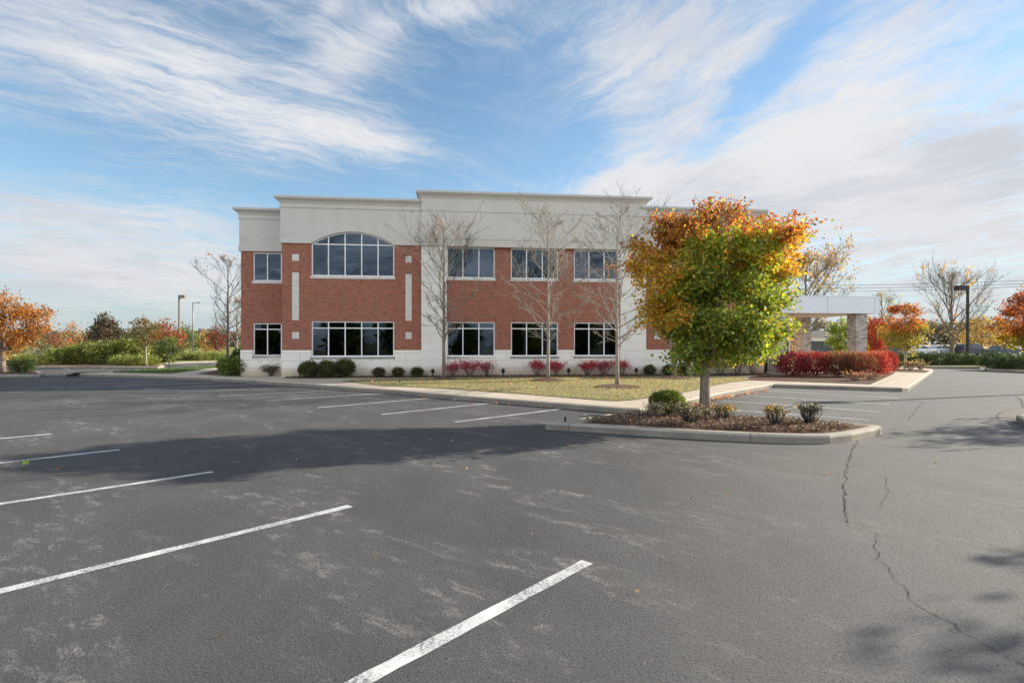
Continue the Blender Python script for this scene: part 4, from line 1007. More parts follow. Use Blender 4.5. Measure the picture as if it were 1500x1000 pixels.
for i, (px, rx, h, lb) in enumerate([(1322, 1.1, 1.0, 'low juniper behind the small maple trunk'), (1348, 1.3, 1.15, 'low juniper right of the small maple, under the white car'), (1377, 1.3, 1.2, 'low juniper under the broad bare tree'), (1404, 1.25, 1.05, 'low juniper in front of the bronze lamp foot'), (1429, 1.0, .8, 'thin end of the low junipers beside the grey utility box')]):
    juniper(px, 534.6, rx, .85, h, lb, 120 + i, J1)
for i, (px, py, rx, h, lb) in enumerate([(1455, 538.5, .9, 1.25, 'dense juniper at the left end of the nearer right-hand row'), (1478, 539.5, 1.0, 1.05, 'juniper in the nearer right-hand row, second from its left end'), (1502, 540.5, 1.0, 1.0, 'juniper of the nearer row cut by the picture edge')]):
    juniper(px, py, rx, .7, h, lb, 130 + i, 'junipers of the nearer right-hand row')

# left-hand distance
leafy_tree('maple_tree', 'orange and gold maple at the left edge of the picture', P(4, 544.5, .165), [(1.0,.5),(1.4,1.0),(2.0,1.6),(2.7,1.8),(3.3,1.5),(3.8,.95),(4.05,.3)], .15, mixed([(.46,.21,.045), (.40,.16,.04), (.50,.26,.05)], [(.34,.12,.035), (.30,.17,.04)]), 141, 330, 28, .15, .12, boughs=46, spread=.3, bark='bark', shell=.65, lump=.3, nlat=20, elev=(40, 66))
shrub('box_bush', 'squared dark green bush beside the orange maple at the left edge', P(33, 545, .165), .62, .5, .74, mixed(DKGREEN, BROWN), 142, 2600, .06, boxy=5, zc=.5, lump=.05)
YW = mixed([(.24,.27,.055), (.30,.32,.065), (.18,.21,.045)], [(.10,.13,.035), (.14,.17,.04), (.06,.085,.025)])
for i, (px, z, rx, h, lb) in enumerate([(94, 40.5, 1.2, 1.25, 'dark yew mound at the left end of the big green hedge'), (122, 41, 1.4, 1.6, 'sunlit yew mound, second from the left in the big green hedge'), (150, 41, 1.5, 1.8, 'yew mound in the middle of the big green hedge'), (178, 41.5, 1.5, 2.05, 'yellow green yew mound right of the hedge middle'),
                                    (203, 41.5, 1.4, 2.05, 'tall yew mound behind the pale young tree trunk'), (236, 43, 1.3, 1.55, 'yew mound at the right end of the big green hedge')]):
    shrub('yew_bush', lb, Q(px, z, .15), rx, 1.2, h, YW, 150 + i, 5200, .10, group='big green hedge on the left', shape=OVAL, boxy=2.3, zc=.5, fuzz=.09, mat='needle', stems=False, lump=.35)
J2 = 'low junipers on the left islands'
for i, (px, z, rx, h, lb) in enumerate([(32, 39, 1.2, .9, 'low spreading juniper behind the squared dark bush'), (64, 39.5, 1.2, .7, 'low juniper below the grey green pine'), (182, 39, 1.1, .85, 'low juniper left of the pale young trunk'), (214, 39, 1.0, .8, 'low juniper at the foot of the pale young trunk'),
                                    (268, 50, 1.5, 1.0, 'low juniper under the tan lamp post'), (294, 50, 1.5, 1.0, 'low juniper under the slim arm lamp post'), (320, 51, 1.4, .95, 'low juniper left of the bare corner tree')]):
    juniper(px, 0, rx, .8, h, lb, 160 + i, J2, YW, 2800, .11, z)
leafy_tree('young_tree', 'young tree, olive with a pale trunk, on the left island tip', Q(214, 38.2, .16), [(1.35,.35),(1.7,.8),(2.2,1.0),(2.7,.85),(3.1,.5),(3.4,.15)], .07, mixed([(.12,.13,.03), (.16,.14,.035)], [(.22,.12,.03)]), 171, 90, 22, .16, .12, bark='pale_bark', h0=1.2)
leafy_tree('red_tree', 'red orange tree right behind the pale young trunk', Q(243, 56), [(.9,.8),(1.6,1.5),(2.4,1.7),(3.1,1.2),(3.8,.5),(4.1,.15)], .13, mixed([(.34,.13,.05),(.30,.10,.045)], [(.32,.06,.04)]), 172, 110, 22, .25, .2)
leafy_tree('topiary_tree', 'small round headed green tree on a thin dark stem in the grass wedge', P(248, 541, .165), [(1.0,.3),(1.15,.55),(1.45,.68),(1.7,.5),(1.85,.2)], .035, mixed(DKGREEN, GREEN), 173, 70, 24, .1, .085, bark='dark_bark', h0=1.0, nlat=8)
leafy_tree('dark_tree', 'dark purple green pyramidal tree rising over the big hedge', Q(153, 60), [(.8,1.5),(1.6,1.9),(2.6,1.6),(3.6,1.0),(4.4,.6),(4.9,.15)], .16, mixed([(.075,.07,.045), (.09,.065,.05), (.12,.075,.055)], [(.14,.075,.05), (.08,.08,.045)]), 174, 190, 26, .24, .24, lump=.3)
leafy_tree('orange_tree', 'thin orange leaved tree left of the dark pyramidal tree', Q(107, 70), [(.8,1.0),(1.6,1.7),(2.5,1.6),(3.4,1.0),(4.3,.3)], .14, mixed(ORANGE + TAN, TAN), 175, 60, 20, .3, .2, lump=.4)
leafy_tree('red_tree', 'small dull red tree far behind the left maple', Q(73, 95), [(.6,1.2),(1.6,1.7),(2.6,1.4),(3.6,.4)], .15, mixed([(.20,.05,.045), (.26,.07,.05)], BROWN), 176, 60, 20, .35, .3)
leafy_tree('green_tree', 'far dark green tree just right of the tan lamp post', Q(270, 90), [(.6,1.4),(1.8,2.0),(3.0,1.8),(4.2,.9),(4.8,.3)], .18, mixed(GREEN, DKGREEN), 177, 70, 20, .4, .32)
leafy_tree('red_tree', 'far crimson tree left of the bare corner tree trunk', Q(321, 110), [(.6,1.2),(1.8,2.1),(3.2,2.2),(4.8,1.4),(5.8,.4)], .2, mixed([(.24,.03,.04), (.30,.06,.05)], DKGREEN), 178, 70, 20, .42, .34)
leafy_tree('yellow_tree', 'far dull golden tree between the slim lamp and the crimson tree', Q(302, 120), [(.6,1.6),(1.8,2.9),(3.0,2.9),(4.0,1.6),(4.6,.4)], .2, mixed(TAN + GOLD, BROWN), 179, 70, 20, .45, .36)
bare_tree('bare_tree', 'dark nearly bare tree beside the left corner of the building', Q(334, 44, .0), 8.5, 1.6, env_up(1.6, 8.7, 3.6, .6), .13, 183, 17, 9, 4, 'dark_bark', 110, RUST + BROWN, (10, 58), .012, lsize=.16, clump=9, group='bare trees on the left')
bare_tree('bare_tree', 'thin tan tree behind the dark corner tree, touching the brick edge', Q(347, 60, .0), 6.5, 1.0, env_up(1.0, 6.5, 2.4, .5), .14, 181, 18, 7, 3, 'bark', 420, TAN + BROWN, (40, 64), .012, lsize=.18, group='bare trees on the left')
def pine(name, label, loc_, H, r, seed, cols):
    t = thing(name, label, 'tree', loc_); rng = np.random.default_rng(int(seed)); rg = random.Random(seed); b = MB(); b.tube([(0,0,-.05),(.02,0,H*.5),(0,0,H)], [.09,.06,.015], 8); b.build('trunk', M['bark'], t, True)
    b = MB(); pts = []
    for k in range(26):
        h = .35 + (H - .45)*k/25; a = k*2.4 + rg.uniform(-.3, .3); L_ = r*(1 - h/H)**.7*rg.uniform(.75, 1.1) + .12
        e = Vector((math.cos(a)*L_, math.sin(a)*L_, h + L_*.12)); b.tube([(0,0,h), (e.x*.5, e.y*.5, h + L_*.02), e], [.02,.013,.004], 4)
        for q in np.linspace(.25, 1, 9):
            m = int(14*L_) + 5; c = np.array((e.x*q, e.y*q, h + L_*.12*q)); pts.append(c + rng.normal(size=(m, 3))*np.array((.13, .13, .07)))
    b.build('branches', M['bark'], t, True); p = np.concatenate(pts)
    leaf_mesh('crown', p, .15*rng.uniform(.7, 1.2, len(p)), palette(rng, len(p), cols), M['needle'], t, rng, NEEDLE)
pine('pine_tree', 'grey green young pine with layered branches right of the orange maple', Q(50, 43, .1), 2.7, 1.7, 185, [(.13,.16,.07), (.17,.20,.09), (.21,.22,.10)])
# far woods: one mass each
def wood_mass(name, x0, x1, d, hmin, hmax, n, cols, seed, size, w=None, depth=14):
    rng = np.random.default_rng(int(seed)); x = rng.uniform(x0, x1, n)
    hh = np.array([hmin + (hmax - hmin)*(.5 + .5*mnoise.noise(Vector((q*.05, seed, 0)))) + 1.2*mnoise.noise(Vector((q*.31, seed, 5))) for q in x])
    p = np.stack([x, d + rng.uniform(0, depth, n), hh*rng.uniform(0, 1, n)**.8], 1)
    nz = np.array([mnoise.noise(Vector((q[0]*.07, q[2]*.2, seed))) for q in p]); c = palette(rng, n, cols, w)*(1 + .0*nz[:, None])
    o = leaf_mesh(name, p, size*rng.uniform(.6, 1.3, n), c, M['leaf'], None, rng, OVAL); tag(o, 'far off autumn wood along the horizon', 'wood', kind='stuff')
GB = [(.13,.115,.095), (.16,.14,.11), (.12,.105,.08), (.19,.155,.10), (.115,.12,.075)]
wood_mass('far_wood', 118, 330, 210, 8.5, 12.0, 15000, GB + [(.24,.17,.08)], 5, 1.5, None)
wood_mass('far_wood', -420, -120, 260, 5.5, 9.0, 14000, GB + [(.22,.13,.07), (.24,.18,.06), (.10,.12,.04)], 6, 1.7, None)
# ground cover
scatter('grass', [LAWN], 420, .042, [(.29,.26,.125), (.38,.33,.185), (.48,.42,.27), (.18,.19,.07), (.26,.21,.12)], 'leaf', 201, .165, NEEDLE, 1.6, 42000, droop=-.8)
scatter('grass', [WEDGE], 160, .08, [(.075,.13,.03), (.10,.16,.04)], 'leaf', 202, .165, NEEDLE, 1.6, 14000, droop=-.8)
scatter('bark_chips', [bed(ISL, .26)], 1500, .042, [(.14,.085,.06), (.21,.14,.105), (.30,.22,.18), (.09,.055,.042)], 'needle', 203, .186, OVAL, .2, 26000, jz=.035, droop=.0)
scatter('bark_chips', [BED], 130, .06, [(.12,.08,.06), (.20,.14,.11), (.07,.05,.04)], 'needle', 204, .172, OVAL, .2, 6000, jz=.02)
LITTER = [[P(*p) for p in [(1010,592.5),(1041,586.5),(1060,582),(1120,571),(1128,573),(1066,584.5),(1045,590),(1020,597)]], [P(*p) for p in [(500,572.5),(830,599.5),(905,606),(895,607),(820,600.5),(495,573.2)]]]
scatter('leaf_litter', LITTER[:1], 60, .07, ORANGE + RUST + TAN + BROWN, 'leaf', 205, .005, LOBED, .8, 900, jz=.02)
scatter('leaf_litter', LITTER[1:], 9, .07, RUST + TAN + BROWN, 'leaf', 206, .005, LOBED, .8, 600, jz=.02)
scatter('leaf_litter', [[Vector((-9,2.2)), Vector((9,2.2)), Vector((10,11)), Vector((-14,14))]], .3, .032, TAN + BROWN + [(.35,.3,.22)], 'leaf', 207, .004, LOBED, 1.5, 150, jz=.006)
scatter('leaf_litter', [LAWN], 1.2, .08, ORANGE + TAN + BROWN, 'leaf', 208, .18, LOBED, .8, 400, jz=.02)
def fallen_leaf(px, py, s, col, lb, grp=None):
    rng = np.random.default_rng(int(px)); o = leaf_mesh('fallen_leaf', np.zeros((1, 3)), [s], np.array([col]), M['leaf'], None, rng, LOBED, np.array([(0, 1.5, .3)]), .2)
    o.location = P(px, py) + Vector((0, 0, .03)); tag(o, lb, 'leaf', grp)
fallen_leaf(33, 684, .10, (.35,.55,.03), 'bright lime green leaf lying on the asphalt at the left edge')
fallen_leaf(86, 691, .07, (.40,.13,.05), 'small orange leaf on the asphalt right of the lime green one')
fallen_leaf(836, 655, .09, (.42,.20,.12), 'orange brown leaf lying just off the left tip of the peninsula kerb')
fallen_leaf(1203, 649, .09, (.42,.22,.09), 'tan leaf against the front kerb of the peninsula')
# trees just outside the frame on the right whose shade falls across the lane
leafy_tree('maple_tree', 'maple on the right-hand island outside the picture, shading the near lane', Vector((14.1, 6.05, .16)), [(1.2,.6),(1.7,1.2),(2.4,1.55),(3.2,1.5),(3.9,1.0),(4.3,.3)], .13, oaken, 191, 260, 28, .15, .12, boughs=40, spread=.3)
leafy_tree('maple_tree', 'maple on the right-hand island outside the picture, shading the far lane', Vector((18.9, 13.2, .16)), [(1.2,.6),(1.7,1.1),(2.4,1.4),(3.2,1.3),(4.0,.9),(4.3,.3)], .13, oaken, 192, 200, 26, .16, .12, boughs=36, spread=.3)
# evergreens behind the viewer, mirrored in the ground-floor glass
for i, (x, y, s_) in enumerate([(-30, -22, 1.0), (-21, -25, 1.2), (-12, -24, 1.1), (-4, -26, 1.3), (5, -25, 1.0), (13, -27, 1.2), (22, -25, 1.1), (31, -26, 1.3)]):
    if i == 0:
        ev = leafy_tree('evergreen_tree', 'dark evergreen across the lot, mirrored in the ground floor glass', Vector((x, y, 0)), [(.2,1.5),(1.2,2.3),(2.6,2.0),(4.0,1.3),(5.2,.6),(6.0,.1)], .18, mixed(GREEN, DKGREEN), 195, 260, 22, .4, .38, shape=OVAL, group='evergreens mirrored in the glass')
    else: again(ev, Vector((x, y, 0)), i, s_)
# ------------------------------------------------------------------ lamps, wires, cars and other far things
def shoebox_lamp(px, d, zt, label, mat, head=(-1, .0), hw=1.0, hh=.36, arm=.25, r=.1):
    t = thing('street_lamp', label, 'street lamp', Q(px, d, 0))
    b = MB(); b.box(-r, r, -r, r, .55, zt); b.build('pole', M[mat], t)
    b = MB(); b.lathe([(.3,0),(.3,.5),(.26,.55),(.0,.56)], 16); b.build('footing', M['kerb'], t, True)
    sx = head[0]; x0, x1 = sorted((sx*(r + arm), sx*(r + arm + hw)))
    b = MB(); a0, a1 = sorted((sx*r, sx*(r + arm))); b.box(a0, a1, -.05, .05, zt - hh*.7, zt - hh*.35); b.build('arm', M[mat], t)
    b = MB(); b.prism([(x0, zt - hh - .02), (x1, zt - hh - .02), (x1, zt - .06), (x1 - .03, zt - .02), (x0 + .03, zt - .02), (x0, zt - .06)], -.24, .24); b.build('lamp_head', M[mat], t)
    b = MB(); b.box(x0 + .08, x1 - .08, -.18, .18, zt - hh - .04, zt - hh - .021); b.build('lens', M['lens'], t)
    return t
shoebox_lamp(1417.5, 42.6, HH(418, 42.6), 'tall dark bronze shoebox lamp beside the broad bare tree', 'bronze', (-1, 0), .74, .36, .08, .07)
shoebox_lamp(262.5, 66, HH(432, 66), 'tan shoebox lamp post behind the low junipers on the left', 'tan_metal', (1, 0), .62, .36, .08, .085)
t = thing('street_lamp', 'slim grey lamp post with a thin cobra arm, right of the tan lamp', 'street lamp', Q(282.5, 85, 0))
zt = HH(443, 85)
b = MB(); b.tube([(0,0,0),(0,0,zt*.6),(0,0,zt)], [.12,.1,.075], 8); b.build('pole', M['galv'], t, True)
b = MB(); b.tube([(0,0,zt-.08),(.4,0,zt-.02),(.75,0,zt)], .045, 6); b.build('arm', M['galv'], t, True)
b = MB(); b.loft([[(.6,-.08,zt-.06),(.6,.08,zt-.06),(.6,.08,zt+.05),(.6,-.08,zt+.05)], [(.85,-.16,zt-.1),(.85,.16,zt-.1),(.85,.14,zt+.08),(.85,-.14,zt+.08)], [(1.2,-.07,zt-.03),(1.2,.07,zt-.03),(1.2,.06,zt+.03),(1.2,-.06,zt+.03)]]); b.build('lamp_head', M['galv'], t, True)
shoebox_lamp(1743, 21.3, 7.2, 'shoebox lamp outside the picture that throws the thin pole shade over the stalls', 'bronze', (-1, 0), .74, .36, .08, .07)
# utility poles and wires
def pole(px, d, h, label, lean=0.0):
    t = thing('utility_pole', label, 'utility pole', Q(px, d, 0))
    b = MB(); b.tube([(0,0,-.5),(lean*.5,0,h*.5),(lean,0,h)], [.17,.15,.11], 8); b.build('pole', M['wood'], t, True)
    b = MB(); b.box(lean - 1.1, lean + 1.1, -.06, .06, h - .75, h - .6); b.build('crossarm', M['wood'], t)
    for x in (-1, 0, 1):
        b = MB(); b.lathe([(.04, h - .6), (.06, h - .52), (.03, h - .44), (0, h - .43)], 8, (lean + x*.95, 0)); b.build('insulator', M['galv'], t, True)
pole(1660, 88, 12.9, 'wooden utility pole outside the picture that carries the wires on the right')
pole(985, 88, 11.6, 'wooden utility pole hidden behind the building that carries the wires')
pole(274.5, 160, 7.4, 'distant leaning utility pole between the two left lamp posts', .7)
for i, (lb, d1, d0) in enumerate((('topmost of the three thin wires crossing the sky on the right', 12.85, 11.4), ('middle of the three thin wires crossing the sky on the right', 12.35, 10.9), ('lowest of the three thin wires crossing the sky on the right', 11.85, 10.4))):
    a, c = Q(985, 88, d0), Q(1660, 88, d1); pts = []
    for k in range(25):
        u = k/24; p = a.lerp(c, u); p.z -= .9*4*u*(1 - u); pts.append(p)
    b = MB(); b.tube(pts, .032, 5); o = b.build('utility_wire', M['wire'], None, True); tag(o, lb, 'wire', 'overhead wires on the right')
# wall and houses behind the canopy
def simple_wall(px0, px1, d, zt, label):
    a, c = Q(px0, d), Q(px1, d); t = thing('boundary_wall', label, 'wall', a)
    L_ = (c - a).length; b = MB(); b.box(0, L_, 0, .25, -.1, zt - .1); b.build('wall_panel', M['grey_wall'], t)
    b = MB(); b.box(-.05, L_ + .05, -.06, .31, zt - .099, zt); b.build('coping', M['grey_wall'], t)
simple_wall(1140, 1322, 66, HH(499.5, 66), 'long dark grey wall seen through the canopy and behind the red tree')
def house(px, d, w, dp, h, rh, label, rz=0):
    t = thing('house', label, 'house', Q(px, d), rz, 'far houses behind the canopy')
    b = MB(); b.box(-w/2, w/2, 0, dp, 0, h); b.build('wall', M['far_wall'], t)
    b = MB(); b.prism([(-w/2 - .4, h), (w/2 + .4, h), (0, h + rh)], -.4, dp + .4); f = b.build('roof', M['far_roof'], t)
    b = MB(); b.box(w*.22, w*.22 + .7, dp*.4, dp*.4 + .7, h + rh*.3, h + rh + .5); b.build('chimney', M['far_wall'], f)
    for x in (-w*.28, w*.22):
        b = MB(); b.box(x - .6, x + .6, -.04, .02, h*.35, h*.75); f = b.build('window', M['frame'], t)
        b = MB(); b.box(x - .5, x + .5, -.06, -.041, h*.37, h*.73); b.build('pane', M['car_glass'], f)
house(1204, 130, 8, 9, 3.2, 1.6, 'small pale gabled house over the grey wall, left of two under the canopy')
house(1222, 150, 9, 9, 3.4, 1.7, 'small pale gabled house over the grey wall, right of two under the canopy')
t = thing('utility_box', 'small dark grey utility cabinet on the verge right of the bronze lamp', 'utility box', Q(1443.5, 47, .15))
b = MB(); b.box(-.24, .24, -.2, .2, .08, .92); b.build('cabinet', M['grey_wall'], t)
b = MB(); b.prism([(-.27, .921), (.27, .921), (.24, .99), (-.24, .99)], -.23, .23); b.build('lid', M['grey_wall'], t)
b = MB(); b.box(-.3, .3, -.26, .26, -.1, .08); b.build('plinth', M['kerb'], t)
t = thing('drain_marker', 'short black marker stub at the left tip of the peninsula kerb', 'marker', P(828, 617.2, .15))
b = MB(); b.tube([(0,0,-.05),(0,0,.07)], .022, 10); b.build('post', M['black'], t, True)
b = MB(); b.lathe([(.028,.07),(.03,.085),(0,.095)], 10); b.build('cap', M['black'], t, True)
t = thing('drain_cover', 'cast iron storm drain grate set against the kerb by the peninsula', 'drain', P(884, 608.6, .012), math.atan2(Vv.y, Vv.x))
b = MB(); b.box(-.42, .42, -.02, .02, -.02, .012); b.box(-.42, .42, .3, .34, -.02, .012); b.box(-.42, -.38, .021, .299, -.02, .012); b.box(.38, .42, .021, .299, -.02, .012); b.build('frame', M['galv'], t)
b = MB()
for i in range(12): b.box(-.36 + i*.062, -.33 + i*.062, .021, .299, -.02, .008)
b.build('grate', M['black'], t)

# cars on the far road
def car(name, label, px, d, paint, kind='sedan', face=1, group='cars on the far road'):
    t = thing(name, label, 'car', Q(px, d, .0), 0 if face > 0 else math.pi, group)
    suv = kind == 'suv'
    H = 1.68 if suv else 1.45
    body = [(-2.25,.35),(-2.28,.62),(-2.2,.86),(-1.9,.95),(1.0,.97),(1.65,.90),(2.15,.78),(2.3,.6),(2.3,.35),(1.85,.28),(-1.85,.28)]
    cab = [(-2.0,.95),(-1.75,H-.12),(-1.4,H-.02),(.1,H),(.42,H-.06),(1.15,.965)] if suv else [(-1.75,.95),(-1.05,H-.08),(-.7,H),(.05,H),(.35,H-.06),(1.2,.965)]
    def loftside(b, pts, wlow, whigh, z0, z1):
        ring = lambda s, k: [(x*k, s*(wlow + (whigh - wlow)*max(0, min(1, (z - z0)/(z1 - z0)))), z) for x, z in pts]
        b.loft([ring(-1, .985), ring(-.94, 1), ring(.94, 1), ring(1, .985)])
    b = MB(); loftside(b, body, .88, .84, .3, .97); b.build('body', M[paint], t)
    b = MB(); loftside(b, cab, .80, .60, .95, H); b.build('cabin', M[paint], t)
    gl = [(-1.9,1.0),(-1.68,H-.16),(-.72,H-.12),(-.72,1.0)] if suv else [(-1.5,1.0),(-.98,H-.14),(-.55,H-.09),(-.55,1.0)]
    g2 = [(-.62,1.0),(-.62,H-.12),(.06,H-.09),(.32,H-.14),(.98,1.0)] if suv else [(-.45,1.0),(-.45,H-.09),(.02,H-.08),(.28,H-.13),(1.0,1.0)]
    for s in (-1, 1):
        for gp in (gl, g2):
            b = MB(); f = lambda z: .80 + (.60 - .80)*(z - .95)/(H - .95)
            b.loft([[(x, s*(f(z) + .004), z) for x, z in gp], [(x, s*(f(z) - .02), z) for x, z in gp]]); b.build('side_window', M['car_glass'], t)
    b = MB(); b.loft([[(1.22,-.66,.985),(1.22,.66,.985),(.40,.56,H-.07),(.40,-.56,H-.07)], [(1.16,-.66,.97),(1.16,.66,.97),(.36,.56,H-.1),(.36,-.56,H-.1)]]); b.build('windscreen', M['car_glass'], t)
    for x in (-1.42, 1.42):
        for s in (-1, 1):
            b = MB(); rings = [(.33, 0), (.33, .2)]
            b.loft([[(x + r*math.cos(k*math.pi/10), s*(.70 + y), .33 + r*math.sin(k*math.pi/10)) for k in range(20)] for r, y in ((.30,0),(.335,.03),(.335,.17),(.30,.2))]); w = b.build('wheel', M['tyre'], t, True)
            b = MB(); b.loft([[(x + r*math.cos(k*math.pi/8), s*y, .33 + r*math.sin(k*math.pi/8)) for k in range(16)] for r, y in ((.21,.88),(.22,.905),(.08,.912))]); b.build('rim', M['rim'], w)
    for s in (-1, 1):
        b = MB(); b.box(2.16, 2.315, s*.62 - .17, s*.62 + .17, .62, .74); b.build('headlight', M['lens'], t)
        b = MB(); b.box(-2.3, -2.17, s*.66 - .13, s*.66 + .13, .68, .86); b.build('tail_light', M['tail'], t)
car('parked_car', 'white saloon on the far road left of the broad bare tree', 1347, 76, 'white_car', 'sedan', 1)
car('parked_car', 'pale silver car on the far road just behind the white saloon', 1379, 80, 'silver_car', 'sedan', 1)
car('parked_car', 'dark tall car on the far road behind the bronze lamp post', 1424, 78, 'dark_car', 'suv', 1)
car('parked_car', 'dark navy car on the far road near the right edge of the picture', 1471, 78, 'blue_car', 'sedan', 1)
# dry meadow rising behind the road
m = MB(); n = 40
for i in range(n + 1):
    x = 40 + i*7.5; h = .7 + .35*mnoise.noise(Vector((x*.02, 3, 0)))
    m.v += [(x, 104, -.1), (x, 122, h), (x, 200, h + .5), (x, 240, h - 2)]
for i in range(n):
    for j in range(3): m.f.append((i*4 + j, i*4 + 4 + j, i*4 + 5 + j, i*4 + 1 + j))
o = m.build('hills', mat_ground('meadow', [(.40,.31,.21), (.46,.36,.25), (.34,.26,.18)], .03, 1.5, 9), None, True); tag(o, kind='structure')
if o.data.polygons[0].normal.z < 0: o.data.flip_normals()
# ------------------------------------------------------------------ sky, sun, camera
SUN_EL = 21.5; SUN_AZ = math.atan2(.95, .312)         # clockwise from +Y
w = bpy.data.worlds.new('World'); sc.world = w; w.use_nodes = True
t = NT(w.node_tree); nt = w.node_tree; nt.nodes.clear()
sky = t.n('ShaderNodeTexSky', sky_type='NISHITA', sun_disc=False, sun_elevation=R(SUN_EL), sun_rotation=SUN_AZ, altitude=200, air_density=1.0, dust_density=.15, ozone_density=2.2)
gen = t.n('ShaderNodeTexCoord').outputs['Generated']
sp = t.n('ShaderNodeSeparateXYZ', {0: gen}); X, Y, Z = sp.outputs
Yp = t.m('MAXIMUM', Y, .08)
uu = t.m('DIVIDE', X, Yp); vv = t.m('DIVIDE', Z, Yp)                 # direction ahead, as slopes
front = t.ss(Y, .05, .3)
# cirrus sheet: a plane high above, streaks running away from the viewer
zc = t.m('ADD', t.m('MAXIMUM', Z, 0.0), .10)
qx = t.m('DIVIDE', X, zc); qy = t.m('DIVIDE', Y, zc)
q = t.n('ShaderNodeCombineXYZ', {0: qx, 1: qy, 2: 0.0}).outputs[0]
wv = t.n('ShaderNodeTexNoise', {'Vector': q, 'Scale': .7, 'Detail': 4.0, 'Roughness': .55}).outputs[1]
wq = t.n('ShaderNodeMixRGB', {0: .38, 1: q, 2: wv}, blend_type='LINEAR_LIGHT').outputs[0]
wf = t.n('ShaderNodeTexNoise', {'Vector': wq, 'Scale': 5.0, 'Detail': 4.0, 'Roughness': .6}).outputs[1]
wq2 = t.n('ShaderNodeMixRGB', {0: .07, 1: wq, 2: wf}, blend_type='LINEAR_LIGHT').outputs[0]
n1 = t.noise(t.map(wq, rot=(0, 0, R(6)), sca=(1.0, .5, 1)), 1.3, 8, .60, .3)
def fibres(az, fx, fy, sc_, loc):
    return t.noise(t.map(t.map(wq2, rot=(0, 0, R(az))), loc=loc, sca=(fx, fy, 1)), sc_, 10, .72, .25)
half = t.ss(uu, -.12, .16)
def lr(a, b_): return t.m('MULTIPLY_ADD', t.m('SUBTRACT', b_, a), half, a)
n2 = lr(fibres(50, 2.6, .55, 2.2, (3, 1, 0)), fibres(-22, 2.4, .5, 2.0, (5, 2, 0)))
n3 = lr(fibres(56, 1.9, .5, 7.0, (1, 7, 0)), fibres(-30, 1.7, .5, 6.0, (2, 9, 0)))
def blob(px, py, rx, ry, ang, amp):
    """a region of heavier (or thinner) cloud in the direction of a bearing"""
    cu, cv = (px - CX)/F, (HZ - py)/F; ca, sa = math.cos(R(ang)), math.sin(R(ang))
    du = t.m('SUBTRACT', uu, cu); dv = t.m('SUBTRACT', vv, cv)
    a = t.m('DIVIDE', t.m('ADD', t.m('MULTIPLY', du, ca), t.m('MULTIPLY', dv, sa)), rx/F)
    b_ = t.m('DIVIDE', t.m('SUBTRACT', t.m('MULTIPLY', dv, ca), t.m('MULTIPLY', du, sa)), ry/F)
    r2 = t.m('ADD', t.m('MULTIPLY', a, a), t.m('MULTIPLY', b_, b_))
    return t.m('MULTIPLY', t.m('POWER', 2.71828, t.m('MULTIPLY', r2, -1.0)), amp)
BL = [(200,90,340,125,-18,.17), (520,205,140,38,-8,.20), (90,350,230,75,-4,.21), (260,415,300,45,0,.20), (510,80,70,40,25,.20), (660,12,90,26,5,.22), (485,10,30,18,30,.16), (740,70,60,25,30,.10), (130,255,50,24,0,.12),
      (1260,120,260,150,30,.20), (1010,130,170,170,0,.17), (1150,260,330,70,12,.15), (1400,330,300,150,0,.29), (950,270,160,28,2,.16), (900,60,90,70,0,.10),
      (1135,95,170,26,48,-.30), (690,170,120,110,0,-.20), (830,215,60,70,0,-.16), (320,35,110,30,-12,-.14), (40,215,140,30,-6,-.17), (330,275,200,30,-10,-.20), (560,270,120,24,0,-.12), (200,205,110,20,-12,-.10), (1330,210,90,30,25,-.12), (200,470,300,24,0,-.14)]
bias = None
for bl in BL:
    k = blob(*bl); bias = k if bias is None else t.m('ADD', bias, k)
bias = t.m('ADD', t.m('MULTIPLY', bias, front), t.m('MULTIPLY', t.m('SUBTRACT', 1.0, front), .16))
nn = t.m('ADD', t.m('ADD', t.m('MULTIPLY', n1, .26), t.m('MULTIPLY', n2, .44)), t.m('MULTIPLY', n3, .30))
dens = t.ss(t.m('ADD', nn, t.m('MULTIPLY', bias, .80)), .49, .76)
thin = t.ss(t.m('ADD', nn, t.m('MULTIPLY', bias, .45)), .41, .66)
dens = t.m('ADD', t.m('MULTIPLY', dens, .56), t.m('MULTIPLY', thin, .48), clamp=True)
dens = t.m('MULTIPLY', dens, t.ss(Z, -.02, .05))
grey = t.ss(t.m('ADD', t.noise(t.map(wq, sca=(.7, .5, 1)), 1.6, 6, .6), t.m('MULTIPLY', t.m('SUBTRACT', n3, .5), .3)), .40, .66)
BGS = .14
low = t.ss(Z, .45, .05)
lit = t.mix(grey, (.90, .91, .93), (.66, .70, .78))
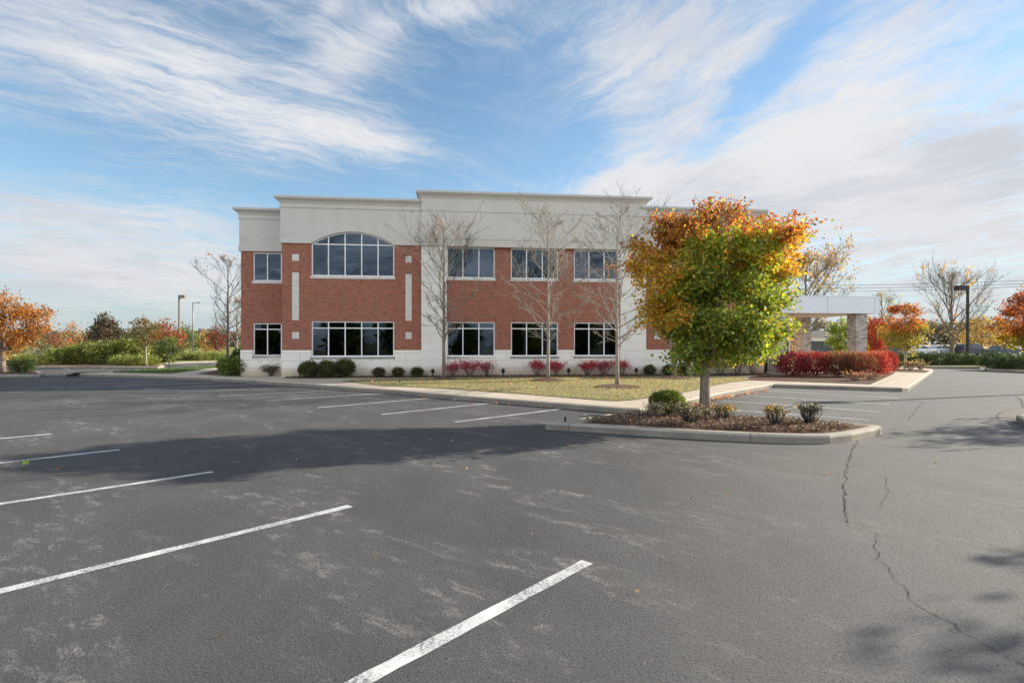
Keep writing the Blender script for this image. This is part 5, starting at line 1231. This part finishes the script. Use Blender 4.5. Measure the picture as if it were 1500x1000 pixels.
lit = t.mix(t.m('MULTIPLY', low, .45), lit, (.72, .73, .76))
# unseen clouds behind the viewer, made brighter near the horizon to light the facade
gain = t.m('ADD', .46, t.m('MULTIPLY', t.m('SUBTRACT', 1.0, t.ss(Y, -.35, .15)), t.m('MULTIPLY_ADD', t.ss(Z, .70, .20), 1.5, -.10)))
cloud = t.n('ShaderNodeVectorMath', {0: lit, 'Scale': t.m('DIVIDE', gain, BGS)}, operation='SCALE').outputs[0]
air = t.ss(Z, .26, .0)
hz = t.n('ShaderNodeVectorMath', {0: (.50, .585, .66), 'Scale': .46/BGS}, operation='SCALE').outputs[0]
skyc = t.mix(t.m('MULTIPLY', air, .88), t.mix(1.0, sky.outputs[0], (.68, .72, .68), 'MULTIPLY'), hz)
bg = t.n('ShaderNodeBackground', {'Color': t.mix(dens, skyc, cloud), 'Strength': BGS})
w.cycles.sampling_method = 'MANUAL'; w.cycles.sample_map_resolution = 512
out = t.n('ShaderNodeOutputWorld'); t.L.new(bg.outputs[0], out.inputs[0])

sl = bpy.data.lights.new('sun', 'SUN'); sl.energy = 4.9; sl.angle = R(.53); sl.color = (1.0, .90, .76)
so = bpy.data.objects.new('sun', sl); COL.objects.link(so)
sd = Vector((math.sin(SUN_AZ)*math.cos(R(SUN_EL)), math.cos(SUN_AZ)*math.cos(R(SUN_EL)), math.sin(R(SUN_EL))))
so.rotation_euler = sd.to_track_quat('Z', 'Y').to_euler(); so.location = sd*60

cam = bpy.data.cameras.new('camera'); cam.sensor_width = 36; cam.lens = 36*F/1500; cam.shift_y = (HZ - 500)/1500; cam.clip_start = .1; cam.clip_end = 5000
co = bpy.data.objects.new('camera', cam); COL.objects.link(co); co.location = (0, 0, CAMH); co.rotation_euler = (R(90), 0, 0)
sc.camera = co
sc.view_settings.view_transform = 'Standard'; sc.view_settings.look = 'None'; sc.view_settings.exposure = 1.02; sc.view_settings.gamma = 1
sc.view_settings.use_curve_mapping = False
sc.cycles.max_bounces = 8; sc.cycles.transparent_max_bounces = 12
